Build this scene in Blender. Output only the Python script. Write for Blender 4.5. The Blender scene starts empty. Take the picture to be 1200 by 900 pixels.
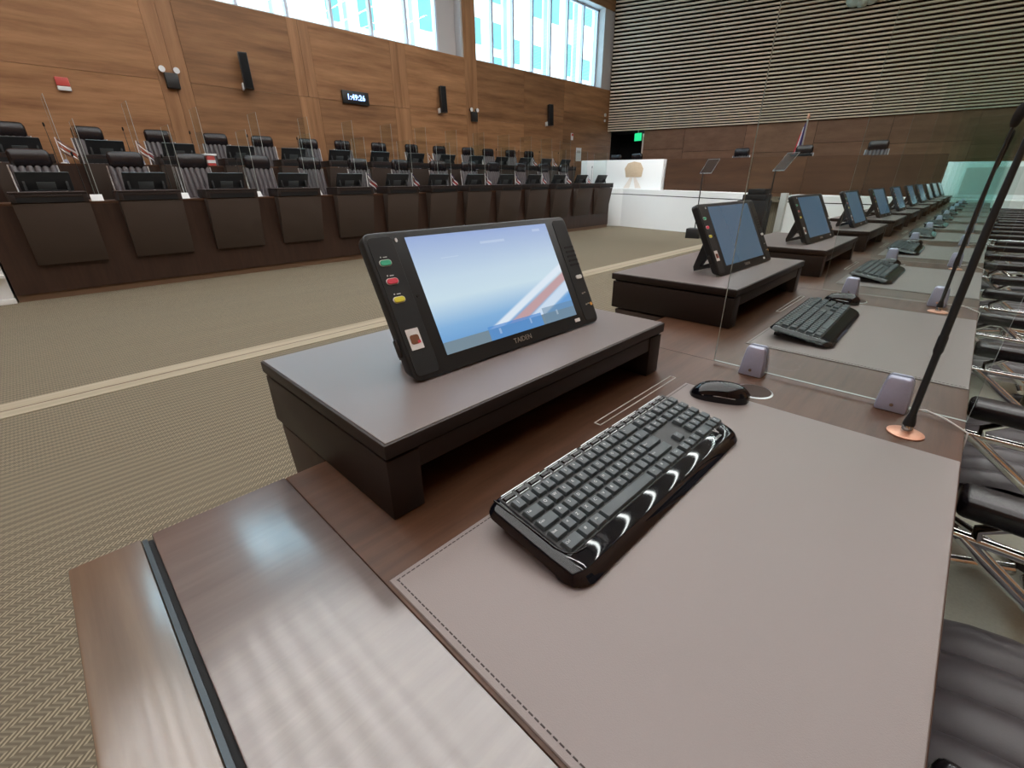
import bpy, bmesh, math, random
from mathutils import Vector, Matrix, Euler
random.seed(7)
SC = bpy.context.scene
COL = SC.collection
R_ = math.radians

# ------------------------------------------------------------------ camera
cd = bpy.data.cameras.new('camera'); cam = bpy.data.objects.new('camera', cd); COL.objects.link(cam)
cd.sensor_fit = 'HORIZONTAL'; cd.sensor_width = 36.0
cd.lens = 36.0 * 525.3453 / 1200.0
cd.clip_start = 0.02; cd.clip_end = 300
cam.location = (0, 0, 1.265)
cam.rotation_mode = 'XYZ'
cam.rotation_euler = (Matrix.Rotation(R_(44.55669), 3, 'Z') @ Matrix.Rotation(R_(65.82145), 3, 'X')
                      @ Matrix.Rotation(R_(-0.64963), 3, 'Z')).to_euler('XYZ')
SC.camera = cam

# ------------------------------------------------------------------ light and exposure
SC.view_settings.view_transform = 'Standard'
try: SC.view_settings.look = 'None'
except Exception: pass
SC.view_settings.gamma = 1.0
SC.view_settings.use_curve_mapping = False
SC.view_settings.exposure = 0.0
SC.cycles.transparent_max_bounces = 64
SC.cycles.max_bounces = 8
SC.cycles.sample_clamp_indirect = 6.0
SC.cycles.caustics_reflective = False
SC.cycles.caustics_refractive = False
W = bpy.data.worlds.new('daylight'); SC.world = W; W.use_nodes = True
W.node_tree.nodes['Background'].inputs[0].default_value = (0.80, 0.91, 1.0, 1)
W.node_tree.nodes['Background'].inputs[1].default_value = 5.0
sd = bpy.data.lights.new('sun', 'SUN'); sun = bpy.data.objects.new('sun', sd); COL.objects.link(sun)
sd.energy = 4.5; sd.angle = R_(1.0); sd.color = (1.0, 0.96, 0.9)
sun.rotation_euler = Vector((-0.75, 0.25, -0.75)).to_track_quat('-Z', 'Y').to_euler()
LAMP = 25.5           # radiance of the ceiling luminaires

# ------------------------------------------------------------------ key dimensions
XW = -12.2                                 # window wall
K = 1.061
CZ = 1.265
ZC = 7.9                                   # ceiling
XR, YB = 3.6, -6.0                         # wall behind our seats, wall behind the camera
def arcy(x): return 18.3 + 0.42 * (x - XW) - 0.012 * (x - XW) ** 2        # plan of the gently curved end wall
def arcn(x): return Vector((-(0.42 - 0.024 * (x - XW)), 1, 0)).normalized()
def wz(z): return CZ + (z - CZ) * K
DT = 0.865                                 # our desk top
P = 1.045                                  # seat pitch on our side
NM = 11
Q = 0.963                                  # seat pitch on the opposite benches
ORD = ['first', 'second', 'third', 'fourth', 'fifth', 'sixth', 'seventh', 'eighth', 'ninth', 'tenth', 'eleventh',
       'twelfth', 'thirteenth', 'fourteenth', 'fifteenth', 'sixteenth', 'seventeenth', 'eighteenth', 'nineteenth', 'twentieth']

# ------------------------------------------------------------------ materials
def nt(name):
    m = bpy.data.materials.new(name); m.use_nodes = True
    t = m.node_tree; return m, t, t.nodes['Principled BSDF']
def setp(b, **k):
    for a, v in k.items():
        b.inputs[a.replace('_', ' ')].default_value = v
def plain(name, col, rough=0.5, metal=0.0, spec=0.5, bump=0.0, bscale=200.0, emit=None, estr=0.0, coat=0.0, var=0.06):
    m, t, b = nt(name)
    setp(b, Base_Color=(*col, 1), Roughness=rough, Metallic=metal)
    b.inputs['Specular IOR Level'].default_value = spec
    b.inputs['Coat Weight'].default_value = coat
    b.inputs['Coat Roughness'].default_value = 0.08
    tc = t.nodes.new('ShaderNodeTexCoord'); n = t.nodes.new('ShaderNodeTexNoise')
    n.inputs['Scale'].default_value = bscale; n.inputs['Detail'].default_value = 3
    t.links.new(tc.outputs['Object'], n.inputs['Vector'])
    if var:
        mx = t.nodes.new('ShaderNodeMix'); mx.data_type = 'RGBA'
        mx.inputs['A'].default_value = (*[c * (1 - var) for c in col], 1)
        mx.inputs['B'].default_value = (*[min(1, c * (1 + var)) for c in col], 1)
        t.links.new(n.outputs['Fac'], mx.inputs['Factor']); t.links.new(mx.outputs['Result'], b.inputs['Base Color'])
    if bump:
        bp = t.nodes.new('ShaderNodeBump'); bp.inputs['Strength'].default_value = bump; bp.inputs['Distance'].default_value = 0.002
        t.links.new(n.outputs['Fac'], bp.inputs['Height']); t.links.new(bp.outputs['Normal'], b.inputs['Normal'])
    if emit:
        b.inputs['Emission Color'].default_value = (*emit, 1); b.inputs['Emission Strength'].default_value = estr
    return m
def wood(name, dark, light, axis='Y', scale=3.0, rough=0.45, spec=0.5, tone=0.0, stretch=14.0, coat=0.0, coat_rough=0.2):
    """veneer with the grain running along AXIS (object = world axes here); tone = random tone of each piece"""
    m, t, b = nt(name)
    tc = t.nodes.new('ShaderNodeTexCoord'); mp = t.nodes.new('ShaderNodeMapping')
    sc = [scale * stretch] * 3; sc['XYZ'.index(axis)] = scale
    mp.inputs['Scale'].default_value = sc
    geo = t.nodes.new('ShaderNodeNewGeometry')
    oi = t.nodes.new('ShaderNodeObjectInfo')
    ad = t.nodes.new('ShaderNodeVectorMath'); ad.operation = 'ADD'
    ml = t.nodes.new('ShaderNodeMath'); ml.operation = 'MULTIPLY'; ml.inputs[1].default_value = 37.0
    t.links.new(oi.outputs['Random'], ml.inputs[0])
    t.links.new(geo.outputs['Position'], ad.inputs[0]); t.links.new(ml.outputs[0], ad.inputs[1])
    t.links.new(ad.outputs[0], mp.inputs['Vector'])
    n = t.nodes.new('ShaderNodeTexNoise'); n.inputs['Scale'].default_value = 1.0; n.inputs['Detail'].default_value = 6
    n.inputs['Roughness'].default_value = 0.65; n.inputs['Distortion'].default_value = 0.12
    t.links.new(mp.outputs['Vector'], n.inputs['Vector'])
    cr = t.nodes.new('ShaderNodeValToRGB')
    cr.color_ramp.elements[0].position = 0.28; cr.color_ramp.elements[0].color = (*dark, 1)
    cr.color_ramp.elements[1].position = 0.74; cr.color_ramp.elements[1].color = (*light, 1)
    t.links.new(n.outputs['Fac'], cr.inputs['Fac'])
    out = cr.outputs['Color']
    if tone:
        hs = t.nodes.new('ShaderNodeHueSaturation')
        mr = t.nodes.new('ShaderNodeMapRange'); mr.inputs['To Min'].default_value = 1 - tone; mr.inputs['To Max'].default_value = 1 + tone
        t.links.new(oi.outputs['Random'], mr.inputs['Value']); t.links.new(mr.outputs['Result'], hs.inputs['Value'])
        t.links.new(out, hs.inputs['Color']); out = hs.outputs['Color']
    t.links.new(out, b.inputs['Base Color'])
    setp(b, Roughness=rough); b.inputs['Specular IOR Level'].default_value = spec
    b.inputs['Coat Weight'].default_value = coat; b.inputs['Coat Roughness'].default_value = coat_rough; b.inputs['Coat IOR'].default_value = 1.85
    return m
def glassy(name, tint, gloss=1.0, fres=1.45):
    m = bpy.data.materials.new(name); m.use_nodes = True; t = m.node_tree; t.nodes.clear()
    o = t.nodes.new('ShaderNodeOutputMaterial'); mx = t.nodes.new('ShaderNodeMixShader')
    tr = t.nodes.new('ShaderNodeBsdfTransparent'); tr.inputs[0].default_value = (*tint, 1)
    gl = t.nodes.new('ShaderNodeBsdfGlossy'); gl.inputs['Roughness'].default_value = 0.0
    gl.inputs['Color'].default_value = (gloss, gloss, gloss, 1)
    fr = t.nodes.new('ShaderNodeFresnel'); fr.inputs[0].default_value = fres
    ge = t.nodes.new('ShaderNodeNewGeometry'); fm = t.nodes.new('ShaderNodeMath'); fm.operation = 'SUBTRACT'; fm.use_clamp = True
    t.links.new(fr.outputs[0], fm.inputs[0]); t.links.new(ge.outputs['Backfacing'], fm.inputs[1])   # one reflection per pane, none trapped inside
    t.links.new(fm.outputs[0], mx.inputs[0]); t.links.new(tr.outputs[0], mx.inputs[1]); t.links.new(gl.outputs[0], mx.inputs[2])
    t.links.new(mx.outputs[0], o.inputs[0]); return m

M = {}
M['wall_h'] = wood('wall veneer horizontal grain', (0.165, 0.076, 0.032), (0.40, 0.205, 0.094), 'Y', 0.55, 0.5, 0.3, 0.20, 11)
M['wall_v'] = wood('wall veneer vertical grain', (0.20, 0.095, 0.04), (0.40, 0.205, 0.095), 'Z', 0.5, 0.5, 0.35, 0.08, 12)
M['end_veneer'] = wood('end wall veneer', (0.17, 0.085, 0.05), (0.26, 0.14, 0.085), 'X', 0.6, 0.5, 0.3, 0.14, 9)
M['dais_veneer'] = wood('dais desk veneer', (0.04, 0.018, 0.009), (0.075, 0.036, 0.018), 'X', 0.8, 0.45, 0.3, 0.25, 9)
M['bench_wood'] = wood('bench dark veneer', (0.026, 0.013, 0.009), (0.052, 0.026, 0.017), 'Z', 1.5, 0.45, 0.4, 0.1, 10)
M['desk_wood'] = wood('desk walnut veneer', (0.045, 0.019, 0.009), (0.10, 0.046, 0.025), 'Y', 3.0, 0.38, 0.35, 0.0, 16)
M['plank'] = wood('end plank veneer', (0.075, 0.052, 0.046), (0.135, 0.102, 0.092), 'Y', 3.2, 0.36, 0.8, 0.0, 14, 1.0, 0.20)
M['end_board'] = wood('end board veneer', (0.085, 0.05, 0.028), (0.17, 0.115, 0.075), 'X', 2.6, 0.34, 0.8, 0.0, 16, 1.0, 0.2)
M['riser_wood'] = plain('riser dark panel', (0.018, 0.011, 0.009), 0.5, 0, 0.35, 0.05, 300)
M['panel_wood'] = plain('modesty panel', (0.054, 0.039, 0.031), 0.55, 0, 0.3, 0.05, 300)
M['leather'] = plain('desk leather', (0.20, 0.165, 0.157), 0.38, 0, 0.5, 0.12, 900, var=0.04)
M['riser_leather'] = plain('riser top leather', (0.165, 0.135, 0.13), 0.32, 0, 0.5, 0.06, 900, var=0.04)
M['stitch'] = plain('dark stitching thread', (0.03, 0.02, 0.018), 0.7)
M['black'] = plain('black plastic', (0.012, 0.013, 0.014), 0.42, 0, 0.5)
M['black_gloss'] = plain('gloss black plastic', (0.003, 0.003, 0.005), 0.035, 0, 0.5, var=0)
M['groove'] = plain('dark groove', (0.006, 0.006, 0.007), 0.6, 0, 0.3)
M['strip_metal'] = plain('dark metal strip', (0.05, 0.065, 0.075), 0.35, 0.6)
M['tablet'] = plain('tablet black casing', (0.011, 0.014, 0.016), 0.42, 0, 0.4)
M['tablet_panel'] = plain('tablet control panel', (0.014, 0.017, 0.019), 0.5, 0, 0.35)
M['tablet_back'] = plain('tablet stand grey', (0.05, 0.062, 0.066), 0.45)
M['key'] = plain('grey key', (0.055, 0.070, 0.078), 0.42, 0, 0.5)
M['legend'] = plain('key legend white', (0.6, 0.62, 0.63), 0.6)
M['chrome'] = plain('chrome', (0.75, 0.76, 0.76), 0.12, 1.0, var=0)
M['steel'] = plain('brushed aluminium', (0.55, 0.56, 0.57), 0.3, 1.0, var=0)
M['clamp'] = plain('lavender grey clamp', (0.42, 0.43, 0.56), 0.35, 0.3, 0.5)
M['copper'] = plain('copper microphone base', (0.62, 0.32, 0.22), 0.4, 0.6)
M['foam'] = plain('black microphone foam', (0.012, 0.012, 0.013), 0.9, 0, 0.2, 0.3, 900)
M['white'] = plain('white lacquer', (0.78, 0.80, 0.80), 0.35, 0, 0.4, var=0.015, bscale=3)
M['pale_grey'] = plain('pale grey side', (0.46, 0.46, 0.44), 0.5)
M['white_plastic'] = plain('white plastic', (0.75, 0.76, 0.77), 0.4)
M['paper'] = plain('paper', (0.75, 0.77, 0.78), 0.8)
M['chair_black'] = plain('black chair leather', (0.010, 0.008, 0.010), 0.27, 0, 0.5, 0.1, 400)
M['chair_rib'] = plain('ribbed grey-brown leather', (0.062, 0.053, 0.058), 0.40, 0, 0.5, 0.1, 400)
M['green_btn'] = plain('green button', (0.04, 0.42, 0.25), 0.4)
M['red_btn'] = plain('red button', (0.65, 0.06, 0.10), 0.4)
M['yellow_btn'] = plain('yellow button', (0.72, 0.68, 0.06), 0.4)
M['orange'] = plain('orange dot', (0.8, 0.42, 0.10), 0.4)
M['brown_print'] = plain('brown print', (0.16, 0.06, 0.025), 0.5)
M['grommet'] = plain('dark grommet lid', (0.035, 0.017, 0.011), 0.6, 0, 0.3)
M['red'] = plain('red enamel', (0.55, 0.07, 0.06), 0.45)
M['blue_cloth'] = plain('dark blue cloth', (0.06, 0.04, 0.16), 0.8)
M['red_cloth'] = plain('red cloth', (0.6, 0.04, 0.06), 0.8)
M['white_cloth'] = plain('white cloth', (0.8, 0.8, 0.82), 0.8)
M['screen_off'] = plain('dark blue idle screen', (0.035, 0.065, 0.10), 0.12, 0, 0.6, emit=(0.075, 0.14, 0.22), estr=0.55, var=0)
M['slat'] = plain('pale oak slat', (0.78, 0.655, 0.50), 0.55, 0, 0.3, 0.0, 8, var=0.12)
M['slat_back'] = plain('black backing board', (0.010, 0.007, 0.005), 0.9, 0, 0.1)
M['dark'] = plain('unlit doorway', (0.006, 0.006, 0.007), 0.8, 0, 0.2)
M['ceiling'] = plain('white ceiling', (0.72, 0.72, 0.70), 0.8, var=0.01)
M['emblem'] = plain('pale green stone', (0.42, 0.46, 0.40), 0.5, 0, 0.4, 0.4, 12, var=0.25)
M['tan'] = plain('tan emblem', (0.55, 0.43, 0.30), 0.6, var=0.15, bscale=20)
M['tan_pale'] = plain('pale tan emblem', (0.66, 0.60, 0.54), 0.6, var=0.1, bscale=20)
M['exit'] = plain('lit green sign', (0.02, 0.4, 0.15), 0.4, emit=(0.02, 0.75, 0.28), estr=1.0)
M['digits'] = plain('lit blue digits', (0.1, 0.2, 0.7), 0.4, emit=(0.35, 0.55, 1.0), estr=3.0, var=0)
M['lamp'] = plain('luminaire diffuser', (0.9, 0.9, 0.9), 0.5, emit=(1.0, 0.98, 0.96), estr=LAMP, var=0)
M['prompter'] = glassy('prompter glass', (0.80, 0.78, 0.75))
M['glass'] = glassy('screen glass', (0.93, 0.968, 0.964), 0.9, 1.38)
M['glass_edge'] = plain('polished glass edge', (0.40, 0.44, 0.42), 0.25, 0, 0.5, var=0)
M['win_glass'] = glassy('window glass', (0.80, 0.95, 1.0))
M['frame'] = plain('pale window frame', (0.62, 0.64, 0.72), 0.4)
M['reveal'] = plain('pale reveal', (0.50, 0.47, 0.46), 0.6)
M['facade'] = plain('white facade', (0.76, 0.79, 0.80), 0.7, var=0.02)
M['facade_glass'] = plain('teal facade glass', (0.10, 0.28, 0.33), 0.15, 0, 0.5, var=0.2, bscale=2)
M['fin'] = plain('grey facade fin', (0.30, 0.36, 0.40), 0.5)
M['cable'] = plain('white cable', (0.62, 0.60, 0.57), 0.5)
M['kick'] = plain('brown kick board', (0.14, 0.08, 0.045), 0.5)

def carpet(name, a, b_, c):
    m, t, b = nt(name)
    g = t.nodes.new('ShaderNodeNewGeometry'); s = t.nodes.new('ShaderNodeSeparateXYZ')
    t.links.new(g.outputs['Position'], s.inputs[0])
    def mth(op, i0, i1=None, v=None):
        n = t.nodes.new('ShaderNodeMath'); n.operation = op
        t.links.new(i0, n.inputs[0])
        if i1 is not None: t.links.new(i1, n.inputs[1])
        if v is not None: n.inputs[1].default_value = v
        return n.outputs[0]
    X, Y = s.outputs['X'], s.outputs['Y']
    zig = mth('PINGPONG', X, v=0.024)                       # fold across each woven band
    ph = mth('ADD', mth('MULTIPLY', zig, v=1.0), Y)
    ln = mth('FRACT', mth('MULTIPLY', ph, v=62.0))
    st = mth('GREATER_THAN', ln, v=0.52)
    n = t.nodes.new('ShaderNodeTexNoise'); n.inputs['Scale'].default_value = 1.0; n.inputs['Detail'].default_value = 3
    mp = t.nodes.new('ShaderNodeMapping'); mp.inputs['Scale'].default_value = (9.0, 0.25, 1)
    t.links.new(g.outputs['Position'], mp.inputs[0]); t.links.new(mp.outputs[0], n.inputs['Vector'])
    mx = t.nodes.new('ShaderNodeMix'); mx.data_type = 'RGBA'
    mx.inputs['A'].default_value = (*a, 1); mx.inputs['B'].default_value = (*b_, 1)
    t.links.new(st, mx.inputs['Factor'])
    m2 = t.nodes.new('ShaderNodeMix'); m2.data_type = 'RGBA'
    band = mth('GREATER_THAN', mth('FRACT', mth('MULTIPLY', X, v=1 / 0.048)), v=0.5)
    f2 = mth('ADD', mth('MULTIPLY', band, v=0.60), mth('MULTIPLY', n.outputs['Fac'], v=0.35))
    t.links.new(f2, m2.inputs['Factor'])
    t.links.new(mx.outputs['Result'], m2.inputs['A']); m2.inputs['B'].default_value = (*c, 1)
    t.links.new(m2.outputs['Result'], b.inputs['Base Color'])
    setp(b, Roughness=0.95); b.inputs['Specular IOR Level'].default_value = 0.15
    return m
M['carpet'] = carpet('herringbone carpet', (0.105, 0.088, 0.062), (0.30, 0.255, 0.18), (0.12, 0.101, 0.073))
M['border'] = wood('cream carpet border', (0.28, 0.24, 0.175), (0.40, 0.35, 0.265), 'Y', 0.4, 0.9, 0.1, 0.0, 30)
M['tier_carpet'] = plain('grey green carpet', (0.56, 0.60, 0.52), 0.95, 0, 0.1, 0.2, 120, var=0.12)

def screen_mat():
    m, t, b = nt('lit desktop screen')
    tc = t.nodes.new('ShaderNodeTexCoord'); s = t.nodes.new('ShaderNodeSeparateXYZ')
    t.links.new(tc.outputs['UV'], s.inputs[0]); U, V = s.outputs['X'], s.outputs['Y']
    def mth(op, i0, i1=None, v=None, v0=None):
        n = t.nodes.new('ShaderNodeMath'); n.operation = op
        if i0 is not None: t.links.new(i0, n.inputs[0])
        else: n.inputs[0].default_value = v0
        if i1 is not None: t.links.new(i1, n.inputs[1])
        if v is not None: n.inputs[1].default_value = v
        return n.outputs[0]
    def ramp(inp, els):
        r = t.nodes.new('ShaderNodeValToRGB'); r.color_ramp.elements[0].position = els[0][0]; r.color_ramp.elements[0].color = (*els[0][1], 1)
        r.color_ramp.elements[1].position = els[-1][0]; r.color_ramp.elements[1].color = (*els[-1][1], 1)
        for p, c in els[1:-1]:
            e = r.color_ramp.elements.new(p); e.color = (*c, 1)
        t.links.new(inp, r.inputs[0]); return r.outputs[0]
    def mix(f, a, c):
        n = t.nodes.new('ShaderNodeMix'); n.data_type = 'RGBA'
        t.links.new(f, n.inputs['Factor'])
        if isinstance(a, tuple): n.inputs['A'].default_value = (*a, 1)
        else: t.links.new(a, n.inputs['A'])
        if isinstance(c, tuple): n.inputs['B'].default_value = (*c, 1)
        else: t.links.new(c, n.inputs['B'])
        return n.outputs['Result']
    base = ramp(V, [(0.0, (0.10, 0.30, 0.62)), (0.22, (0.22, 0.44, 0.72)), (0.45, (0.58, 0.74, 0.84)), (0.62, (0.54, 0.69, 0.82)), (1.0, (0.31, 0.42, 0.70))])
    # rays of the desktop picture fanning up from the lower left
    d = mth('SUBTRACT', V, mth('MULTIPLY', mth('SUBTRACT', U, v=0.22), v=0.66))
    def bandm(lo, hi, soft):
        n = t.nodes.new('ShaderNodeMapRange'); n.interpolation_type = 'SMOOTHSTEP'
        n.inputs['From Min'].default_value = lo; n.inputs['From Max'].default_value = lo + soft; t.links.new(d, n.inputs['Value'])
        n2 = t.nodes.new('ShaderNodeMapRange'); n2.interpolation_type = 'SMOOTHSTEP'
        n2.inputs['From Min'].default_value = hi - soft; n2.inputs['From Max'].default_value = hi
        n2.inputs['To Min'].default_value = 1; n2.inputs['To Max'].default_value = 0; t.links.new(d, n2.inputs['Value'])
        g = mth('GREATER_THAN', U, v=0.25)
        return mth('MULTIPLY', mth('MULTIPLY', n.outputs[0], n2.outputs[0]), g)
    c = mix(bandm(-0.04, 0.06, 0.03), base, (0.72, 0.82, 0.92))
    c = mix(bandm(-0.15, -0.03, 0.03), c, (0.52, 0.34, 0.36))
    c = mix(bandm(-0.26, -0.13, 0.03), c, (0.60, 0.73, 0.88))
    c = mix(bandm(-0.60, -0.25, 0.04), c, (0.13, 0.34, 0.68))
    bar = mth('LESS_THAN', V, v=0.10)
    c = mix(bar, c, (0.17, 0.25, 0.31))
    tile = mth('MULTIPLY', mth('LESS_THAN', V, v=0.125), mth('MULTIPLY', mth('GREATER_THAN', U, v=0.29), mth('LESS_THAN', U, v=0.70)))
    c = mix(mth('MULTIPLY', tile, v=0.8), c, (0.07, 0.27, 0.64))
    dark = mth('MULTIPLY', mth('LESS_THAN', V, v=0.16), mth('GREATER_THAN', U, v=0.72))
    c = mix(mth('MULTIPLY', dark, v=0.6), c, (0.13, 0.24, 0.36))
    for (u0, u1, v0, v1) in ((0.44, 0.62, 0.872, 0.895), (0.865, 0.93, 0.93, 0.955), (0.16, 0.27, 0.79, 0.797), (0.36, 0.375, 0.04, 0.09), (0.60, 0.612, 0.05, 0.1), (0.83, 0.845, 0.06, 0.11)):
        q = mth('MULTIPLY', mth('MULTIPLY', mth('GREATER_THAN', U, v=u0), mth('LESS_THAN', U, v=u1)),
                mth('MULTIPLY', mth('GREATER_THAN', V, v=v0), mth('LESS_THAN', V, v=v1)))
        c = mix(mth('MULTIPLY', q, v=0.28), c, (0.75, 0.85, 0.95))
    t.links.new(c, b.inputs['Emission Color']); b.inputs['Emission Strength'].default_value = 0.95
    setp(b, Base_Color=(0.01, 0.01, 0.012, 1), Roughness=0.18)
    return m
M['screen_on'] = screen_mat()

# ------------------------------------------------------------------ mesh helpers
def box(bm, x0, x1, y0, y1, z0, z1):
    vs = [bm.verts.new((x, y, z)) for x in (x0, x1) for y in (y0, y1) for z in (z0, z1)]
    for f in ((0, 1, 3, 2), (4, 6, 7, 5), (0, 4, 5, 1), (2, 3, 7, 6), (0, 2, 6, 4), (1, 5, 7, 3)):
        bm.faces.new([vs[i] for i in f])
    return vs
def prism(bm, pts, a, b, axis='Z'):
    """polygon PTS extruded from a to b along AXIS; pts are the two other coordinates in order"""
    def mk(p, h):
        return {'X': (h, p[0], p[1]), 'Y': (p[0], h, p[1]), 'Z': (p[0], p[1], h)}[axis]
    lo = [bm.verts.new(mk(p, a)) for p in pts]; hi = [bm.verts.new(mk(p, b)) for p in pts]
    n = len(pts)
    bm.faces.new(lo); bm.faces.new(hi)
    for i in range(n): bm.faces.new((lo[i], lo[(i + 1) % n], hi[(i + 1) % n], hi[i]))
def rrect(w, h, r, n=5, cx=0, cy=0):
    pts = []
    for qx, qy, a0 in ((1, 1, 0), (-1, 1, 90), (-1, -1, 180), (1, -1, 270)):
        for i in range(n + 1):
            a = R_(a0 + 90 * i / n)
            pts.append((cx + qx * (w / 2 - r) + r * math.cos(a), cy + qy * (h / 2 - r) + r * math.sin(a)))
    return pts
def tube(bm, path, rad, n=10, caps=True):
    rings = []
    for i, p in enumerate(path):
        p = Vector(p)
        a = Vector(path[max(0, i - 1)]); c = Vector(path[min(len(path) - 1, i + 1)])
        d = (c - a).normalized()
        up = Vector((0, 0, 1)) if abs(d.z) < 0.9 else Vector((1, 0, 0))
        s = d.cross(up).normalized(); u = s.cross(d)
        r = rad[i] if isinstance(rad, (list, tuple)) else rad
        rings.append([bm.verts.new(p + (s * math.cos(2 * math.pi * k / n) + u * math.sin(2 * math.pi * k / n)) * r) for k in range(n)])
    for i in range(len(rings) - 1):
        for k in range(n):
            bm.faces.new((rings[i][k], rings[i][(k + 1) % n], rings[i + 1][(k + 1) % n], rings[i + 1][k]))
    if caps: bm.faces.new(rings[0]); bm.faces.new(rings[-1])
def lathe(bm, prof, n=20, c=(0, 0)):
    rings = [[bm.verts.new((c[0] + r * math.cos(2 * math.pi * k / n), c[1] + r * math.sin(2 * math.pi * k / n), z)) for k in range(n)] for r, z in prof]
    for i in range(len(rings) - 1):
        for k in range(n):
            bm.faces.new((rings[i][k], rings[i][(k + 1) % n], rings[i + 1][(k + 1) % n], rings[i + 1][k]))
    bm.faces.new(rings[0]); bm.faces.new(rings[-1])
def grid(bm, f, nu, nv):
    vs = [[bm.verts.new(f(i / nu, j / nv)) for j in range(nv + 1)] for i in range(nu + 1)]
    for i in range(nu):
        for j in range(nv):
            bm.faces.new((vs[i][j], vs[i + 1][j], vs[i + 1][j + 1], vs[i][j + 1]))
    return vs
def fin(bm, name, bevel=0.0, seg=2, smooth=35, angle_only=True):
    bmesh.ops.remove_doubles(bm, verts=bm.verts, dist=1e-6)
    bmesh.ops.recalc_face_normals(bm, faces=bm.faces)
    if bevel:
        es = [e for e in bm.edges if len(e.link_faces) == 2 and e.calc_face_angle(0) > R_(25)]
        bmesh.ops.bevel(bm, geom=es, offset=bevel, segments=seg, affect='EDGES', profile=0.5)
    me = bpy.data.meshes.new(name); bm.to_mesh(me); bm.free()
    if smooth:
        me.shade_smooth()
        try: me.set_sharp_from_angle(angle=R_(smooth))
        except Exception: pass
    return me
def link(name, me, mat, parent=None, loc=None, rot=None):
    o = bpy.data.objects.new(name, me); COL.objects.link(o)
    if mat is not None and me is not None and len(me.materials) == 0: me.materials.append(mat)
    if parent is not None: o.parent = parent
    if loc is not None: o.location = loc
    if rot is not None: o.rotation_euler = rot
    return o
def part(name, mat, parent, build, bevel=0.0, seg=2, smooth=35, loc=None, rot=None, label=None, kind=None):
    bm = bmesh.new(); build(bm)
    o = link(name, fin(bm, name, bevel, seg, smooth), M[mat] if isinstance(mat, str) else mat, parent, loc, rot)
    if label: o['label'] = label
    if kind: o['kind'] = kind
    return o
def bpart(name, mat, parent, dims, bevel=0.0, **k):
    return part(name, mat, parent, lambda bm: box(bm, *dims), bevel, **k)
def tag(o, label, cat, group=None, kind=None):
    o['label'] = label; o['category'] = cat
    if group: o['group'] = group
    if kind: o['kind'] = kind
    return o
def empty(name, loc=(0, 0, 0), rot=(0, 0, 0)):
    o = bpy.data.objects.new(name, None); COL.objects.link(o)
    o.location = loc; o.rotation_euler = rot; o.empty_display_size = 0.1
    return o
def structure(name, mat, build, bevel=0.0, smooth=35):
    o = part(name, mat, None, build, bevel, smooth=smooth); o['kind'] = 'structure'; return o
KIDS = {}
def kids(o):
    return [c for c in bpy.data.objects if c.parent == o]
def copy_tree(src, loc=None, rot=None, parent=None, cache=None):
    if cache is None:
        cache = {}
        for ob in bpy.data.objects:
            if ob.parent: cache.setdefault(ob.parent.name, []).append(ob)
    c = src.copy(); COL.objects.link(c)
    if parent is not None: c.parent = parent
    if loc is not None: c.location = loc
    if rot is not None: c.rotation_euler = rot
    for ch in cache.get(src.name, []): copy_tree(ch, parent=c, cache=cache)
    return c
def text_mesh(body, size, ext=0.0, align='CENTER', bold=0.0):
    cu = bpy.data.curves.new('lettering', 'FONT'); cu.body = body; cu.size = size; cu.extrude = ext
    cu.align_x = align; cu.align_y = 'CENTER'; cu.resolution_u = 2; cu.offset = bold
    o = bpy.data.objects.new('lettering', cu); COL.objects.link(o)
    dg = bpy.context.evaluated_depsgraph_get()
    me = bpy.data.meshes.new_from_object(o.evaluated_get(dg))
    bpy.data.objects.remove(o); return me

# ================================================================== ROOM
structure('floor', 'carpet', lambda bm: box(bm, XW - 0.6, XR + 0.4, YB - 0.4, 24, -0.1, 0.0))
fl = bpy.data.objects['floor']
bpart('carpet_border', 'border', fl, (-4.14, -3.86, YB, 11.2, 0.0, 0.004))
bpart('border_line', 'kick', fl, (-3.995, -3.985, YB, 11.2, 0.004, 0.0055))
structure('ceiling', 'ceiling', lambda bm: box(bm, XW - 0.6, XR + 0.4, YB - 0.4, 24, ZC, ZC + 0.2))

# --- window wall
WY = [y * K for y in (-6.5, 0.2, 2.5, 3.0, 5.05, 5.5, 7.5, 7.95, 9.9, 10.35, 12.35, 14.4, 17.25)]
WY[0] = YB; WY[-1] = 18.56
SILL = wz(4.46); HEAD = wz(6.87)
W1 = (1.2 * K, 9.85 * K); W2 = (10.37 * K, 16.62 * K)
def wl(bm):
    box(bm, XW - 0.5, XW, YB, 18.6, 0, SILL)
    box(bm, XW - 0.5, XW, YB, 18.6, HEAD, ZC)
    box(bm, XW - 0.5, XW, YB, W1[0], SILL, HEAD)
    box(bm, XW - 0.5, XW, W1[1], W2[0], SILL, HEAD)
    box(bm, XW - 0.5, XW, W2[1], 18.6, SILL, HEAD)
wall_left = structure('wall_left', 'reveal', wl)
zj = wz(3.06)
pil = {2, 4, 6, 8}
def vpanel(y0, y1, z0, z1, vert=False, t=0.03):
    g = 0.0015
    bpart('panel', 'wall_v' if vert else 'wall_h', wall_left, (XW + 0.001, XW + t, y0 + g, y1 - g, z0 + g, z1 - g), 0.003, seg=1)
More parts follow.
